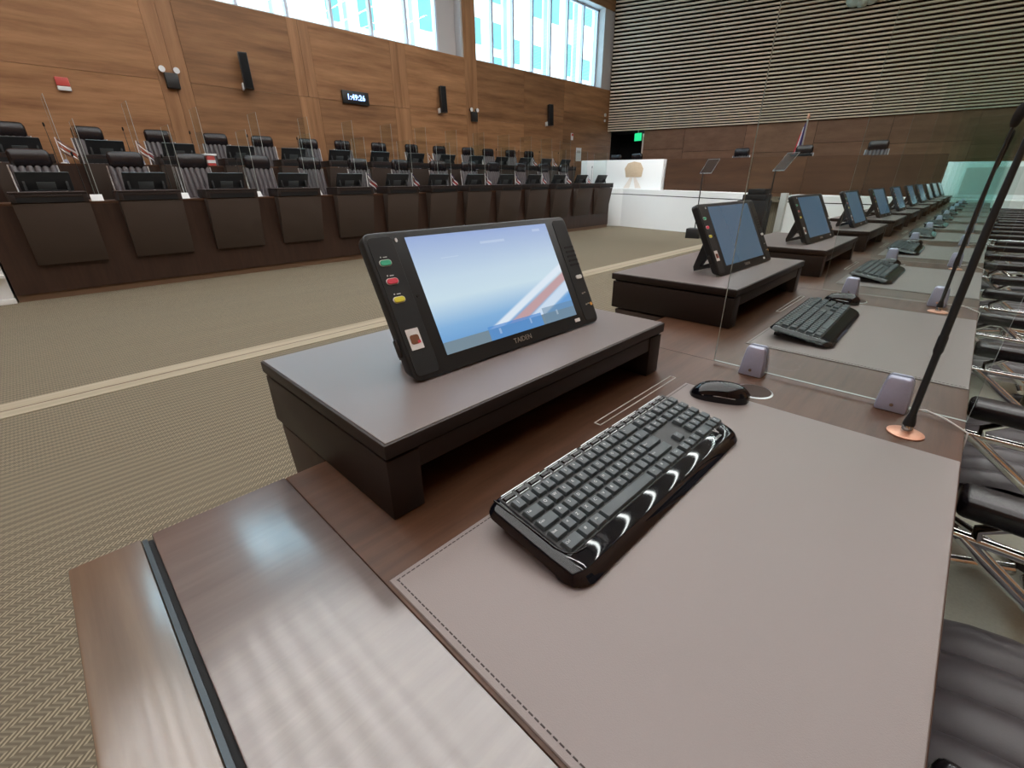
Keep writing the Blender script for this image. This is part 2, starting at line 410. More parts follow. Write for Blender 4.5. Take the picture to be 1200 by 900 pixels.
for i in range(len(WY) - 1):
    y0, y1 = WY[i], WY[i + 1]
    if i in (2,):                                   # full height pilaster
        vpanel(y0, (y0 + y1) / 2, 0.82, SILL, True, 0.03); vpanel((y0 + y1) / 2, y1, 0.82, SILL, True, 0.024)
    elif i == 8:
        vpanel(y0, y1, 0.82, ZC, True, 0.034)
    elif i in (4, 6):
        m_ = (y0 + y1) / 2
        vpanel(y0, m_, zj, SILL, True, 0.03); vpanel(m_, y1, zj, SILL, True, 0.034)
        vpanel(y0, y1, 0.82, zj, True, 0.026)
    elif i in (9, 10, 11):
        zz = {9: wz(3.0), 10: wz(3.35), 11: wz(3.55)}[i]
        vpanel(y0, y1, zz, SILL); vpanel(y0, y1, wz(2.55) if i != 9 else wz(2.2), zz, t=0.026)
        vpanel(y0, y1, 0.82, wz(2.55) if i != 9 else wz(2.2))
    else:
        vpanel(y0, y1, zj, SILL); vpanel(y0, y1, 0.82, zj, t=0.026)
vpanel(W2[0], 18.25, HEAD, ZC); vpanel(W1[0], W1[1], HEAD, ZC)

def window(n, y0, y1, npane, label_bits):
    o = part('window_%d' % n, 'frame', None, lambda bm: (box(bm, XW - 0.36, XW - 0.28, y0, y1, SILL, SILL + 0.06), box(bm, XW - 0.36, XW - 0.28, y0, y1, HEAD - 0.06, HEAD),
                                               box(bm, XW - 0.36, XW - 0.28, y0, y0 + 0.06, SILL, HEAD), box(bm, XW - 0.36, XW - 0.28, y1 - 0.06, y1, SILL, HEAD)))
    o['kind'] = 'structure'
    w = (y1 - y0) / npane
    for i in range(npane + 1):
        yy = y0 + i * w
        if 0 < i < npane:
            bpart('mullion', 'frame', o, (XW - 0.38, XW - 0.26, yy - 0.035, yy + 0.035, SILL + 0.06, HEAD - 0.06))
    for i in range(npane):
        bpart('pane', 'win_glass', o, (XW - 0.325, XW - 0.315, y0 + i * w + 0.04, y0 + (i + 1) * w - 0.04, SILL + 0.06, HEAD - 0.06), smooth=0)
    bpart('sill', 'reveal', o, (XW - 0.49, XW + 0.02, y0 + 0.002, y1 - 0.002, SILL + 0.001, SILL + 0.02))
    pd = bpy.data.lights.new('window_portal', 'AREA'); po = bpy.data.objects.new('window_portal', pd); COL.objects.link(po)
    pd.shape = 'RECTANGLE'; pd.size = y1 - y0; pd.size_y = HEAD - SILL; pd.cycles.is_portal = True
    po.location = (XW - 0.45, (y0 + y1) / 2, (SILL + HEAD) / 2); po.rotation_euler = (R_(90), 0, R_(90) + math.pi)
    po.rotation_euler = Vector((1, 0, 0)).to_track_quat('-Z', 'Y').to_euler()
window(1, W1[0], W1[1] - 0.62, 8, '')
bpart('reveal_panel', 'reveal', wall_left, (XW - 0.36, XW - 0.28, W1[1] - 0.62, W1[1], SILL, HEAD))
window(2, W2[0] + 0.02, W2[1] - 0.02, 7, '')

# --- curved end wall: dark backing, slats above, veneer below, doorway beside the window wall
ZS = wz(3.06)
XD = -10.78                                          # door jamb
def arcpts(x0, x1, n, inset=0.0):
    out = []
    for i in range(n + 1):
        x = x0 + (x1 - x0) * i / n
        d = arcn(x)
        out.append(Vector((x, arcy(x), 0)) - d * inset)
    return out
def arcbox(bm, x0, x1, n, in0, in1, z0, z1):
    """curved box between insets in0 (back) and in1 (front)"""
    a = arcpts(x0, x1, n, in0); b = arcpts(x0, x1, n, in1)
    rings = []
    for p, q in zip(a, b):
        rings.append([bm.verts.new((v.x, v.y, z)) for v, z in ((p, z0), (q, z0), (q, z1), (p, z1))])
    for i in range(n):
        for k in range(4):
            bm.faces.new((rings[i][k], rings[i][(k + 1) % 4], rings[i + 1][(k + 1) % 4], rings[i + 1][k]))
    bm.faces.new(rings[0]); bm.faces.new(rings[-1])
wall_end = structure('wall_end', 'slat_back', lambda bm: (arcbox(bm, XW - 0.3, XR + 0.3, 30, -0.25, 0.0, ZS, ZC), arcbox(bm, XD, XR + 0.3, 26, -0.25, 0.0, 0, ZS)))
z = ZS + 0.012; k_ = 0
while z < ZC - 0.1:
    fr = min(1.0, max(0.0, (z - ZS - 0.45) / 0.9))
    pitch = 0.088 + 0.038 * fr
    hgt = pitch * (0.48 - 0.05 * fr)
    part('slat', 'slat', wall_end, lambda bm: arcbox(bm, XW + 0.03, XR, 11, 0.06, 0.13, z, z + hgt), smooth=20)
    z += pitch
xs = [XD, -9.3, -7.2, -5.0, -2.9, -0.8, 1.4, XR]
for i in range(len(xs) - 1):
    zz = [0.6, 1.75 + 0.06 * (i % 2), 2.45 - 0.12 * (i % 3), ZS]
    for j in range(3):
        part('panel', 'end_veneer', wall_end, lambda bm: arcbox(bm, xs[i] + 0.006, xs[i + 1] - 0.006, 4, 0.002, 0.03, zz[j] + 0.006, zz[j + 1] - 0.006), smooth=20)
door = part('door_1', 'dark', None, lambda bm: (arcbox(bm, XW - 0.2, XD, 4, -1.55, -1.5, 0, ZS), arcbox(bm, XW - 0.3, XD + 0.2, 4, -1.5, -0.26, ZS, ZS + 0.05),
                                          box(bm, XD + 0.05, XD + 0.1, arcy(XD) + 0.24, arcy(XD) + 1.9, 0, ZS), box(bm, XW - 0.35, XW - 0.3, 18.6, 20.4, 0, ZS)))
door['kind'] = 'structure'
part('jamb', 'steel', door, lambda bm: arcbox(bm, XD - 0.05, XD - 0.005, 1, -0.2, 0.035, 0.62, ZS - 0.12))

structure('wall_right', 'wall_h', lambda bm: box(bm, XR, XR + 0.3, YB, 22.8, 0, ZC))
structure('wall_back', 'wall_h', lambda bm: box(bm, XW - 0.5, XR + 0.3, YB - 0.3, YB, 0, ZC))

# tiers
structure('floor_tier_near', 'tier_carpet', lambda bm: box(bm, -0.55, XR, YB, 11.75, 0.0, 0.115))
structure('floor_tier_low', 'carpet', lambda bm: box(bm, -10.3, -8.15, -0.33, 12.4, 0.0, 0.36))
structure('floor_tier_high', 'carpet', lambda bm: box(bm, XW, -10.302, -0.33, 13.6, 0.0, 0.86))
structure('floor_dais', 'carpet', lambda bm: prism(bm, [(-12.1, 13.9), (-6.8, 13.75), (-3.4, 13.35), (XR, 13.75), (XR, 18.5), (-12.1, 17.9)], 0.0, 0.74))

# --- ceiling luminaires: long strips across the room
for i in range(18):
    yy = -4.05 + 1.1 * i
    far = yy > 9.6                                  # short runs over the dais, added to brighten the slats, not the window wall
    L = empty('ceiling_light', (-3.3 if not far else -1.3, yy, ZC))
    tag(L, 'long narrow white ceiling light, %s from the wall behind the near desk end' % ORD[i], 'light', 'linear ceiling lights')
    hw = 6.0 if not far else 4.4
    bpart('housing', 'white_plastic', L, (-hw - 0.03, hw + 0.03, -0.08, 0.08, -0.05, -0.002))
    bpart('diffuser', 'lamp', L, (-hw, hw, -0.05, 0.05, -0.058, -0.051))

# --- unseen ceiling spotlights added to brighten the white dais
for n, x in enumerate((-8.2, -5.3, -2.4)):
    so = empty('added_dais_spot', (x, 8.6, ZC)); tag(so, 'unseen white spotlight added to brighten the dais, %s from the window wall' % ORD[n], 'light', 'unseen spotlights added for the dais')
    part('stem', 'white_plastic', so, lambda bm: tube(bm, [(0, 0, -0.002), (0, 0, -0.12)], 0.02, 10))
    part('can', 'white_plastic', so, lambda bm: tube(bm, [(0, -0.05, -0.08), (0, 0.10, -0.24)], [0.06, 0.08], 16, caps=False), smooth=60)
    ld = bpy.data.lights.new('added_spot_lamp', 'SPOT'); lo = bpy.data.objects.new('added_spot_lamp', ld); COL.objects.link(lo); lo.parent = so
    ld.energy = 800; ld.spot_size = R_(48); ld.spot_blend = 0.8; ld.shadow_soft_size = 0.08; ld.color = (0.95, 0.98, 1.0)
    lo.location = (0, 0.11, -0.26); lo.rotation_euler = Vector((0.0, 4.0, -6.9)).to_track_quat('-Z', 'Y').to_euler()

# ================================================================== OUTSIDE
FX = -27.0
fb = empty('office_building', (FX, 16, 0)); tag(fb, 'white sunlit office building with teal glazing seen through the high windows', 'building')
bpart('wall', 'facade', fb, (-1.0, 0, -30, 30, -2, 34))
rnd = random.Random(3)
for c in range(26):
    y0 = -26 + 2.0 * c + rnd.uniform(-0.2, 0.2)
    w = rnd.choice((0.7, 0.9, 1.1))
    for r in range(5):
        if rnd.random() < 0.25: continue
        z0 = 6.0 + 3.1 * r + rnd.choice((0, 0, 0.6)); h = rnd.choice((1.4, 2.1, 2.6))
        bpart('window', 'facade_glass', fb, (0.002, 0.06, y0, y0 + w, z0, z0 + h))
    if c % 2 == 0:
        bpart('fin', 'fin', fb, (0.002, 0.35, y0 + w + 0.25, y0 + w + 0.33, 7, 20))

# ================================================================== OUR DESK
X0, X1 = -0.634, 0.0875
YE = 0.157 + NM * P
desk = empty('council_desk', (0, 0, 0))
tag(desk, 'long dark walnut desk row with brown leather writing pads, carrying the lit tablet', 'desk')
bpart('desk_top', 'desk_wood', desk, (X0, X1, 0.1575, YE, DT - 0.032, DT), 0.0015)
bpart('end_plank', 'plank', desk, (X0, X1, -0.007, 0.1565, DT - 0.032, DT + 0.0015), 0.002, label='satin brown plank at the desk end')
bpart('groove_strip', 'strip_metal', desk, (X0 + 0.002, X1, -0.0175, -0.0125, DT - 0.03, DT - 0.002), label='dark metal strip')
bpart('groove', 'groove', desk, (X0 + 0.002, X1, -0.0125, -0.0072, DT - 0.03, DT - 0.006))
bpart('end_board', 'end_board', desk, (X0, X1, -0.086, -0.018, 0.0, DT + 0.001), 0.003, label='narrow glossy end board')
bpart('front_board', 'bench_wood', desk, (X0 + 0.012, X0 + 0.032, -0.018, YE, 0.0, DT - 0.033))
bpart('end_support', 'bench_wood', desk, (X0 + 0.04, -0.02, -0.017, 0.02, 0.117, DT - 0.034))
for i in range(NM):
    yo = 0.157 + i * P
    yy0, yy1 = yo + 0.004, yo + 0.735
    if i: yy0 = yo + 0.05
    part('leather_pad', 'leather', desk, lambda bm: box(bm, -0.352, X1 - 0.0015, yy0, yy1, DT + 0.0002, DT + 0.0025), 0.001, seg=1)
    if i < 3:
        def st(bm):
            n = int((yy1 - yy0) / 0.0065)
            for x in (-0.346,):
                for q in range(n):
                    ya = yy0 + 0.006 + q * 0.0065
                    if ya + 0.004 < yy1: box(bm, x, x + 0.0009, ya, ya + 0.0045, DT + 0.0024, DT + 0.003)
            for ya in (yy0 + 0.007,):
                q = -0.346
                while q < X1 - 0.01:
                    box(bm, q, q + 0.0045, ya, ya + 0.0012, DT + 0.0024, DT + 0.003); q += 0.0065
        part('stitching', 'stitch', desk, st, smooth=0, kind='stuff')
    # slim cable slot with a pale rim, and round cable grommet
    def slot(bm, ya=yo + 0.455, yb=yo + 0.75):
        for (a, b, c, d) in ((-0.395, -0.3935, ya, yb), (-0.3825, -0.381, ya, yb), (-0.395, -0.381, ya, ya + 0.002), (-0.395, -0.381, yb - 0.002, yb)):
            box(bm, a, b, c, d, DT - 0.001, DT + 0.0012)
    part('cable_slot_rim', 'cable', desk, slot, smooth=0)
    g = part('cable_grommet', 'steel', desk, lambda bm: lathe(bm, [(0.036, DT - 0.001), (0.036, DT + 0.001), (0.034, DT + 0.0016)], 28, (-0.232, yo + 0.792)))
    part('grommet_lid', 'grommet', g, lambda bm: lathe(bm, [(0.0325, DT + 0.0012), (0.0325, DT + 0.0022)], 28, (-0.232, yo + 0.792)))
    if i:
        bpart('seam', 'groove', desk, (X0 + 0.001, X1, yo - 0.135 + 0.001, yo - 0.1345 + 0.001, DT - 0.0005, DT + 0.0003))
    if i % 2 == 1:
        bpart('partition', 'bench_wood', desk, (X0 + 0.034, -0.15, yo - 0.02, yo + 0.01, 0.117, DT - 0.034))

# ---------------------------------------------------------------- riser (shelf with hanging front panel), local +X = user side
RL, RD, RH = 0.70, 0.413, 0.115
def make_riser():
    r = empty('monitor_riser')
    def slab(bm): box(bm, -RD, 0, -RL / 2, RL / 2, RH - 0.020, RH)
    part('top_slab', 'riser_wood', r, slab, 0.002)
    bpart('leather_top', 'riser_leather', r, (-RD + 0.004, -0.004, -RL / 2 + 0.004, RL / 2 - 0.004, RH - 0.0005, RH + 0.0012), 0.0005, seg=1)
    bpart('shadow_gap', 'groove', r, (-RD + 0.012, -0.008, -RL / 2 + 0.008, RL / 2 - 0.008, RH - 0.025, RH - 0.0195))
    bpart('under_board', 'riser_wood', r, (-RD + 0.006, -0.006, -RL / 2 + 0.0505, RL / 2 - 0.0505, RH - 0.055, RH - 0.0245), 0.0015)
    for s in (-1, 1):
        ya, yb = sorted((s * (RL / 2 - 0.002), s * (RL / 2 - 0.05)))
        bpart('side_cheek', 'riser_wood', r, (-RD + 0.006, -0.004, ya, yb, 0.0008, RH - 0.0255), 0.0015)
    bpart('back_board', 'riser_wood', r, (-RD + 0.010, -RD + 0.03, -RL / 2 + 0.05, RL / 2 - 0.05, 0.0008, RH - 0.055))
    part('hanging_panel', 'panel_wood', r, lambda bm: prism(bm, [(-0.218, -0.006), (-RD + 0.02, -0.006), (-0.252, -0.70), (-0.218, -0.70)], -RL / 2 + 0.004, RL / 2 - 0.004, 'Y'), 0.002)
    bpart('slot', 'groove', r, (-RD + 0.0085, -RD + 0.0115, -RL / 2 + 0.05, RL / 2 - 0.05, 0.002, RH - 0.03))
    return r
riser0 = make_riser()
RISERS_OURS = 'tablet shelves on the walnut desk row'
for i in range(NM):
    o = riser0 if i == 0 else copy_tree(riser0)
    o.location = (-0.428, 0.217 + RL / 2 + i * P + (0.085 if i else 0), DT + 0.0004)
    o.rotation_euler = (0, 0, 0)
    tag(o, 'dark leather-topped monitor shelf carrying the lit tablet at the desk end' if i == 0 else
        'dark leather-topped monitor shelf on the walnut desk, %s along from the lit tablet' % ORD[i - 1], 'shelf', RISERS_OURS)

# ---------------------------------------------------------------- tablet: local Y width, local Z height, +X front, origin bottom centre
TW, TH, TT = 0.487, 0.241, 0.020
def tplate(bm, s0, s1, t0, t1, d0, d1, r=0.0):
    if r: prism(bm, rrect(s1 - s0, t1 - t0, r, 4, (s0 + s1) / 2 - TW / 2, (t0 + t1) / 2), d0, d1, 'X')
    else: box(bm, d0, d1, s0 - TW / 2, s1 - TW / 2, t0, t1)
def make_tablet(lit):
    r = empty('conference_tablet')
    def casing(bm):
        tplate(bm, 0, TW, 0.0, TH, -TT, 0, 0.014)
        for v in bm.verts: v.co.z += 0.0142 * (-v.co.x / TT) * max(0.0, 1 - v.co.z / 0.06)     # level underside once tipped back
    part('casing', 'tablet', r, casing, 0.003, seg=3)
    part('control_panel', 'tablet_panel', r, lambda bm: tplate(bm, 0.006, 0.0505, 0.008, TH - 0.008, -0.001, 0.0012, 0.008), 0.0004, seg=1)
    part('speaker_panel', 'tablet_panel', r, lambda bm: tplate(bm, 0.4415, TW - 0.006, 0.008, TH - 0.008, -0.001, 0.0009, 0.008), 0.0004, seg=1)
    # screen with uv
    me = bpy.data.meshes.new('screen')
    s0, s1, t0, t1 = 0.0735, 0.4186, 0.0275, 0.2285
    vs = [(0.0012, s - TW / 2, t) for s, t in ((s0, t0), (s1, t0), (s1, t1), (s0, t1))] + [(-0.002, s - TW / 2, t) for s, t in ((s0, t0), (s1, t0), (s1, t1), (s0, t1))]
    me.from_pydata(vs, [], [(0, 1, 2, 3), (4, 7, 6, 5), (0, 4, 5, 1), (1, 5, 6, 2), (2, 6, 7, 3), (3, 7, 4, 0)])
    uv = me.uv_layers.new(name='UVMap')
    cc = [(0, 0), (1, 0), (1, 1), (0, 1)]
    for li, lp in enumerate(me.loops): uv.data[li].uv = cc[lp.vertex_index % 4]
    link('screen', me, M['screen_on' if lit else 'screen_off'], r)
    for nm, s, t in (('green', 0.0236, 0.1915), ('red', 0.0238, 0.1617), ('yellow', 0.024, 0.1318)):
        b = part('button', nm + '_btn', r, lambda bm: tplate(bm, s - 0.0095, s + 0.0095, t - 0.0042, t + 0.0042, 0.0, 0.0035, 0.0041), 0.0006, seg=1, label='small %s button' % nm)
        part('button_rim', 'white_plastic', b, lambda bm: tplate(bm, s - 0.0108, s + 0.0108, t - 0.0052, t + 0.0052, 0.0, 0.0017, 0.0051), 0)
        if lit:
            part('legend', 'legend', b, lambda bm: (tplate(bm, s - 0.006, s - 0.004, t + 0.0085, t + 0.0105, 0.0, 0.0018), tplate(bm, s - 0.001, s + 0.006, t + 0.0085, t + 0.0098, 0, 0.0016)), smooth=0)
    part('button', 'white_plastic', r, lambda bm: tplate(bm, 0.4572, 0.4762, 0.100, 0.1085, 0.0, 0.0035, 0.004), 0.0006, seg=1, label='small white button')
    for q in range(5):
        part('speaker_slot', 'groove', r, lambda bm: tplate(bm, 0.4535, 0.4835, 0.1325 + 0.0098 * q - 0.0022, 0.1325 + 0.0098 * q + 0.0022, 0.0, 0.0014, 0.002), 0)
    st = part('sticker', 'white_plastic', r, lambda bm: tplate(bm, 0.0137, 0.0370, 0.0497, 0.0835, 0.0, 0.0018, 0.001), 0, label='white sticker with a brown cup')
    part('printed_cup', 'brown_print', st, lambda bm: tplate(bm, 0.0172, 0.0335, 0.0585, 0.0735, 0.0016, 0.0022, 0.004), 0)
    part('printed_mark', 'red_btn', st, lambda bm: tplate(bm, 0.029, 0.0340, 0.0590, 0.0635, 0.002, 0.0025), 0)
    part('camera_dot', 'white_plastic', r, lambda bm: tplate(bm, 0.0545, 0.0588, 0.2225, 0.2290, 0, 0.0014, 0.0021), 0)
    part('microphone_hole', 'groove', r, lambda bm: tplate(bm, 0.0563, 0.0612, 0.1297, 0.1347, 0, 0.0014, 0.0024), 0)
    part('label', 'white_plastic', r, lambda bm: tplate(bm, 0.408, 0.424, 0.0125, 0.0195, 0, 0.0008), 0, label='small white sticker')
    part('indicator', 'orange', r, lambda bm: tplate(bm, 0.474, 0.4815, 0.0375, 0.0450, 0, 0.0016, 0.0035), 0, label='small orange indicator')
    for t in (0.066, 0.041):
        part('legend', 'steel', r, lambda bm: (tplate(bm, 0.459, 0.464, t, t + 0.003, 0, 0.0013), tplate(bm, 0.466, 0.472, t + 0.0014, t + 0.0036, 0, 0.0013)), smooth=0)
    me = text_mesh('TAIDEN', 0.0135, 0.0003)
    for v in me.vertices: v.co = Vector((0.0007 + v.co.z, v.co.x + 0.2473 - TW / 2, v.co.y + 0.0145))
    link('lettering', me, M['steel'], r)
    part('top_rim', 'steel', r, lambda bm: tplate(bm, 0.014, TW - 0.014, TH - 0.0006, TH + 0.0005, -0.0075, -0.0060), 0)
    # grips on the short edges
    for s in (0, 1):
        def grip(bm):
            y = -TW / 2 - 0.004 if s == 0 else TW / 2 - 0.006
            box(bm, -TT + 0.002, -0.008, y, y + 0.010, 0.045, 0.075)
        part('side_grip', 'black', r, grip, 0.003)
    # kick stand behind: plate hinged at half height, foot on the shelf
    a = R_(28)
    def stand(bm):
        for yc_ in (-0.195, 0.195):
            prism(bm, [(-TT, 0.135), (-TT, 0.085), (-0.070, 0.055), (-TT, 0.050), (-TT, 0.036), (-0.0915, 0.0497), (-0.088, 0.064)], yc_ - 0.012, yc_ + 0.012, 'Y')
        box(bm, -0.088, -0.080, -0.183, 0.183, 0.053, 0.060)
    part('kick_stand', 'tablet_panel', r, stand)
    bpart('back_plate', 'tablet_back', r, (-TT - 0.006, -TT + 0.001, -0.085, 0.085, 0.02, 0.125), 0.002)
    return r
tab_lit = make_tablet(True); tab0 = make_tablet(False)
TZ = DT + RH + 0.004
def tabloc(i): return (-0.543 if i == 0 else -0.530, 0.585 + i * P + (0.10 if i else 0), TZ)
for i in range(NM):
    o = tab_lit if i == 0 else (tab0 if i == 1 else copy_tree(tab0))
    o.scale = (1, 0.985 if i == 0 else 0.955, 1)
    o.location = tabloc(i); o.rotation_euler = (0, R_(-28), R_(-1.2 + (0 if i == 0 else random.uniform(-2, 2))))
    tag(o, 'black conference tablet with bright blue desktop, green, red and yellow buttons' if i == 0 else
        'black conference tablet with dim blue screen on the %s shelf beyond the lit tablet' % ORD[i - 1], 'tablet', 'tablets along the walnut desk')

# ---------------------------------------------------------------- keyboard: local Y length, X depth (+X towards the user), origin front left corner
KL, KD = 0.452, 0.157
def kz(v):
    """height of the top skin at depth v (0 = front edge)"""
    if v < 0.034: q = v / 0.034; return 0.0035 + 0.0130 * math.sqrt(max(0, 1 - (1 - q) ** 2))
    return 0.0165
def make_keyboard(detail):
    r = empty('keyboard')
    rc = 0.030
    us = [0, .0004, .0016, .0036, .0064, .010, .0142, .0189, .0241, .03] ; us = us + [0.03 + (KL - 0.06) * i / 12 for i in range(1, 12)] + [KL - u for u in reversed(us)]
    nv = 22
    def body(bm):
        def pos(i, j):
            u = us[i]; e = min(u, KL - u)
            cut = 0 if e >= rc else rc - math.sqrt(max(0, rc * rc - (rc - e) ** 2))
            bow = 0.010 * (1 - (2 * u / KL - 1) ** 2)
            v0 = cut - bow * 0.0; v1 = KD - cut * 0.8
            v = v0 + (v1 - v0) * j / nv
            edge = min(e / 0.016, (v - v0) / 0.012 + 0.8, (v1 - v) / 0.010, 1)
            z = kz(v - v0) * (0.35 + 0.65 * math.sin(max(0, edge) * math.pi / 2))
            return u, v, z
        top = [[None] * (nv + 1) for _ in us]; bot = [[None] * (nv + 1) for _ in us]
        for i in range(len(us)):
            for j in range(nv + 1):
                u, v, z = pos(i, j)
                top[i][j] = bm.verts.new((-v, u, z)); 
        for i in range(len(us) - 1):
            for j in range(nv):
                bm.faces.new((top[i][j], top[i + 1][j], top[i + 1][j + 1], top[i][j + 1]))
        ring = [top[i][0] for i in range(len(us))] + [top[-1][j] for j in range(1, nv + 1)] + [top[i][nv] for i in range(len(us) - 2, -1, -1)] + [top[0][j] for j in range(nv - 1, 0, -1)]
        cx_, cy_ = -KD / 2, KL / 2
        lo = [bm.verts.new((cx_ + (v.co.x - cx_) * 0.90, cy_ + (v.co.y - cy_) * 0.965, 0.0)) for v in ring]
        n = len(ring)
        for k in range(n): bm.faces.new((ring[k], ring[(k + 1) % n], lo[(k + 1) % n], lo[k]))
        bm.faces.new(lo)
    part('body', 'black_gloss', r, body, smooth=60)
    pt = 0.0185; u0 = 0.0237
    bpart('key_bed', 'black', r, (-0.148, -0.0335, u0 - 0.002, u0 + 22.45 * pt, 0.0150, 0.0172), 0.0006, seg=1)
    rows = {'num': 0.1238, 'tab': 0.1034, 'caps': 0.0833, 'shift': 0.0637, 'ctrl': 0.0438}
    keys = []
    def row(v, specs, start=u0):
        u = start
        for w, leg in specs:
            if leg is not None: keys.append((u + w * pt / 2, v, w * pt - 0.0026, 0.0166, leg))
            u += w * pt
    row(rows['num'], [(1, c) for c in '|1234567890?!'] + [(2, '<-')])
    row(rows['tab'], [(1.5, 'Tab')] + [(1, c) for c in 'QWERTYUIOP+*'] + [(1.5, '}')])
    row(rows['caps'], [(1.75, 'Caps')] + [(1, c) for c in 'ASDFGHJKL'] + [(1, 'N'), (1, '{'), (2.25, 'Enter')])
    row(rows['shift'], [(1.25, 'Shift'), (1, '<')] + [(1, c) for c in 'ZXCVBNM,.-'] + [(2.75, 'Shift')])
    row(rows['ctrl'], [(1.6, 'Ctrl'), (1.2, '#'), (1.2, 'Alt'), (6.2, ''), (1.2, 'Alt'), (1.2, '#'), (1.2, '='), (1.2, 'Ctrl')])
    n0 = u0 + 15 * pt + 0.004
    row(rows['num'], [(1, 'Ins'), (1, 'Hm'), (1, 'PU')], n0); row(rows['tab'], [(1, 'Del'), (1, 'End'), (1, 'PD')], n0)
    row(rows['shift'], [(1, None), (1, '^'), (1, None)], n0); row(rows['ctrl'], [(1, '<'), (1, 'v'), (1, '>')], n0)
    n1 = n0 + 3 * pt + 0.004
    for nm, t4 in zip(('num', 'tab', 'caps', 'shift', 'ctrl'), ('N/*-', '789+', '456', '123', '0.')):
        if nm == 'ctrl': row(rows[nm], [(2, '0'), (1, '.'), (1, 'E')], n1)
        else: row(rows[nm], [(1, c) for c in (t4 + ' ')[:4]], n1)
    for q in range(18):
        keys.append((u0 + 0.5 * pt + q * 1.235 * pt, 0.1412, 0.0185 if q in (0, 4, 8) else 0.0165, 0.0085, None))
    def keyshape(bm, w, d, z0=0.0, z1=0.0062, cx=0, cy=0):
        t = 0.0016
        lo = [(-d / 2, -w / 2), (d / 2, -w / 2), (d / 2, w / 2), (-d / 2, w / 2)]
        vl = [bm.verts.new((cx + a, cy + b, z0)) for a, b in lo]
        vh = [bm.verts.new((cx + math.copysign(abs(a) - t, a), cy + math.copysign(abs(b) - t, b), z1)) for a, b in lo]
        bm.faces.new(vh); bm.faces.new(vl)
        for k in range(4): bm.faces.new((vl[k], vl[(k + 1) % 4], vh[(k + 1) % 4], vh[k]))
    if detail:
        cache = {}; tcache = {}
        for (u, v, w, d, leg) in keys:
            kk = (round(w, 4), round(d, 4))
            if kk not in cache:
                bm = bmesh.new(); keyshape(bm, w, d, 0, 0.0062 if d > 0.01 else 0.0028); cache[kk] = fin(bm, 'key', 0.0007, 2)
            ko = link('key', cache[kk], M['key'] if d > 0.01 else M['black_gloss'], r, (-v, u, 0.0168))
            if d <= 0.01:
                part('key_rim', 'steel', ko, lambda bm: (box(bm, -d / 2 - 0.0006, -d / 2, -w / 2, w / 2, 0, 0.0016), box(bm, d / 2, d / 2 + 0.0006, -w / 2, w / 2, 0, 0.0016)), smooth=0)
            if leg and leg.strip():
                if leg not in tcache:
                    me = text_mesh(leg, 0.0058 if len(leg) == 1 else 0.0042, 0.0)
                    for vv in me.vertices: vv.co = Vector((-vv.co.y, vv.co.x, 0.0))
                    tcache[leg] = me
                link('legend', tcache[leg], M['legend'], ko, (-0.0015, -w / 2 + 0.0062 if w > 0.02 else -0.001, 0.0064))
        def rim(bm):
            ua = u0 - 0.006; ub = u0 + 22.45 * pt + 0.003
            pts = [(-0.150, ua - 0.002, 0.0165), (-0.10, ua, 0.0172), (-0.052, ua + 0.001, 0.0172), (-0.040, ua + 0.004, 0.017), (-0.033, ua + 0.013, 0.0166), (-0.030, ua + 0.03, 0.0164)]
            tube(bm, pts, 0.0013, 8)
        part('well_rim', 'black_gloss', r, rim, smooth=60)
        for k in range(5):
            part('trim_line', 'steel', r, lambda bm: box(bm, -0.1505, -0.1493, u0 + 0.004 + k * 0.083, u0 + 0.004 + k * 0.083 + 0.072, 0.0150, 0.0163), smooth=0)
        me = text_mesh('Genius', 0.0085, 0.0001)
        for vv in me.vertices: vv.co = Vector((-vv.co.y, vv.co.x, 0.0))
        link('lettering', me, M['legend'], r, (-0.0225, 0.389, 0.0170))
        part('logo', 'legend', r, lambda bm: (tube(bm, [(-0.036, 0.400, 0.0170), (-0.029, 0.404, 0.0168)], 0.0009, 6), tube(bm, [(-0.036, 0.408, 0.0170), (-0.029, 0.404, 0.0168), (-0.0265, 0.404, 0.0166)], 0.0009, 6)))
    else:
        bm = bmesh.new()
        for (u, v, w, d, leg) in keys: keyshape(bm, w, d, 0.0168, 0.0228 if d > 0.01 else 0.0195, -v, u)
        o = link('keys', fin(bm, 'keys'), M['key'], r); o['kind'] = 'stuff'
    for u in (0.06, KL - 0.06):
        # folding feet under the back edge: long enough to reach the pad once the board is tipped up
        bpart('foot', 'black', r, (-0.145, -0.132, u - 0.014, u + 0.014, -0.0195, 0.0))
    return r
kb0 = make_keyboard(True); kb1 = make_keyboard(False)
kt = R_(8.0)
KPOS = [(-0.186, 0.286, -0.6)] + [(-0.172, 0.285, 1.2)] * 1 + [(-0.176, 0.295, -0.5 + 1.3 * (i % 3)) for i in range(NM)]
for i in range(NM):
    o = kb0 if i == 0 else (kb1 if i == 1 else copy_tree(kb1))
    x, y, rz = KPOS[i]
    o.location = (x, y + i * P, DT + 0.0027); o.rotation_euler = (0, kt, R_(rz))
    tag(o, 'glossy black keyboard with grey keys on the leather pad before the lit tablet' if i == 0 else
        'glossy black keyboard on the %s leather pad beyond the near glass screen' % ORD[i - 1], 'keyboard', 'keyboards along the walnut desk')

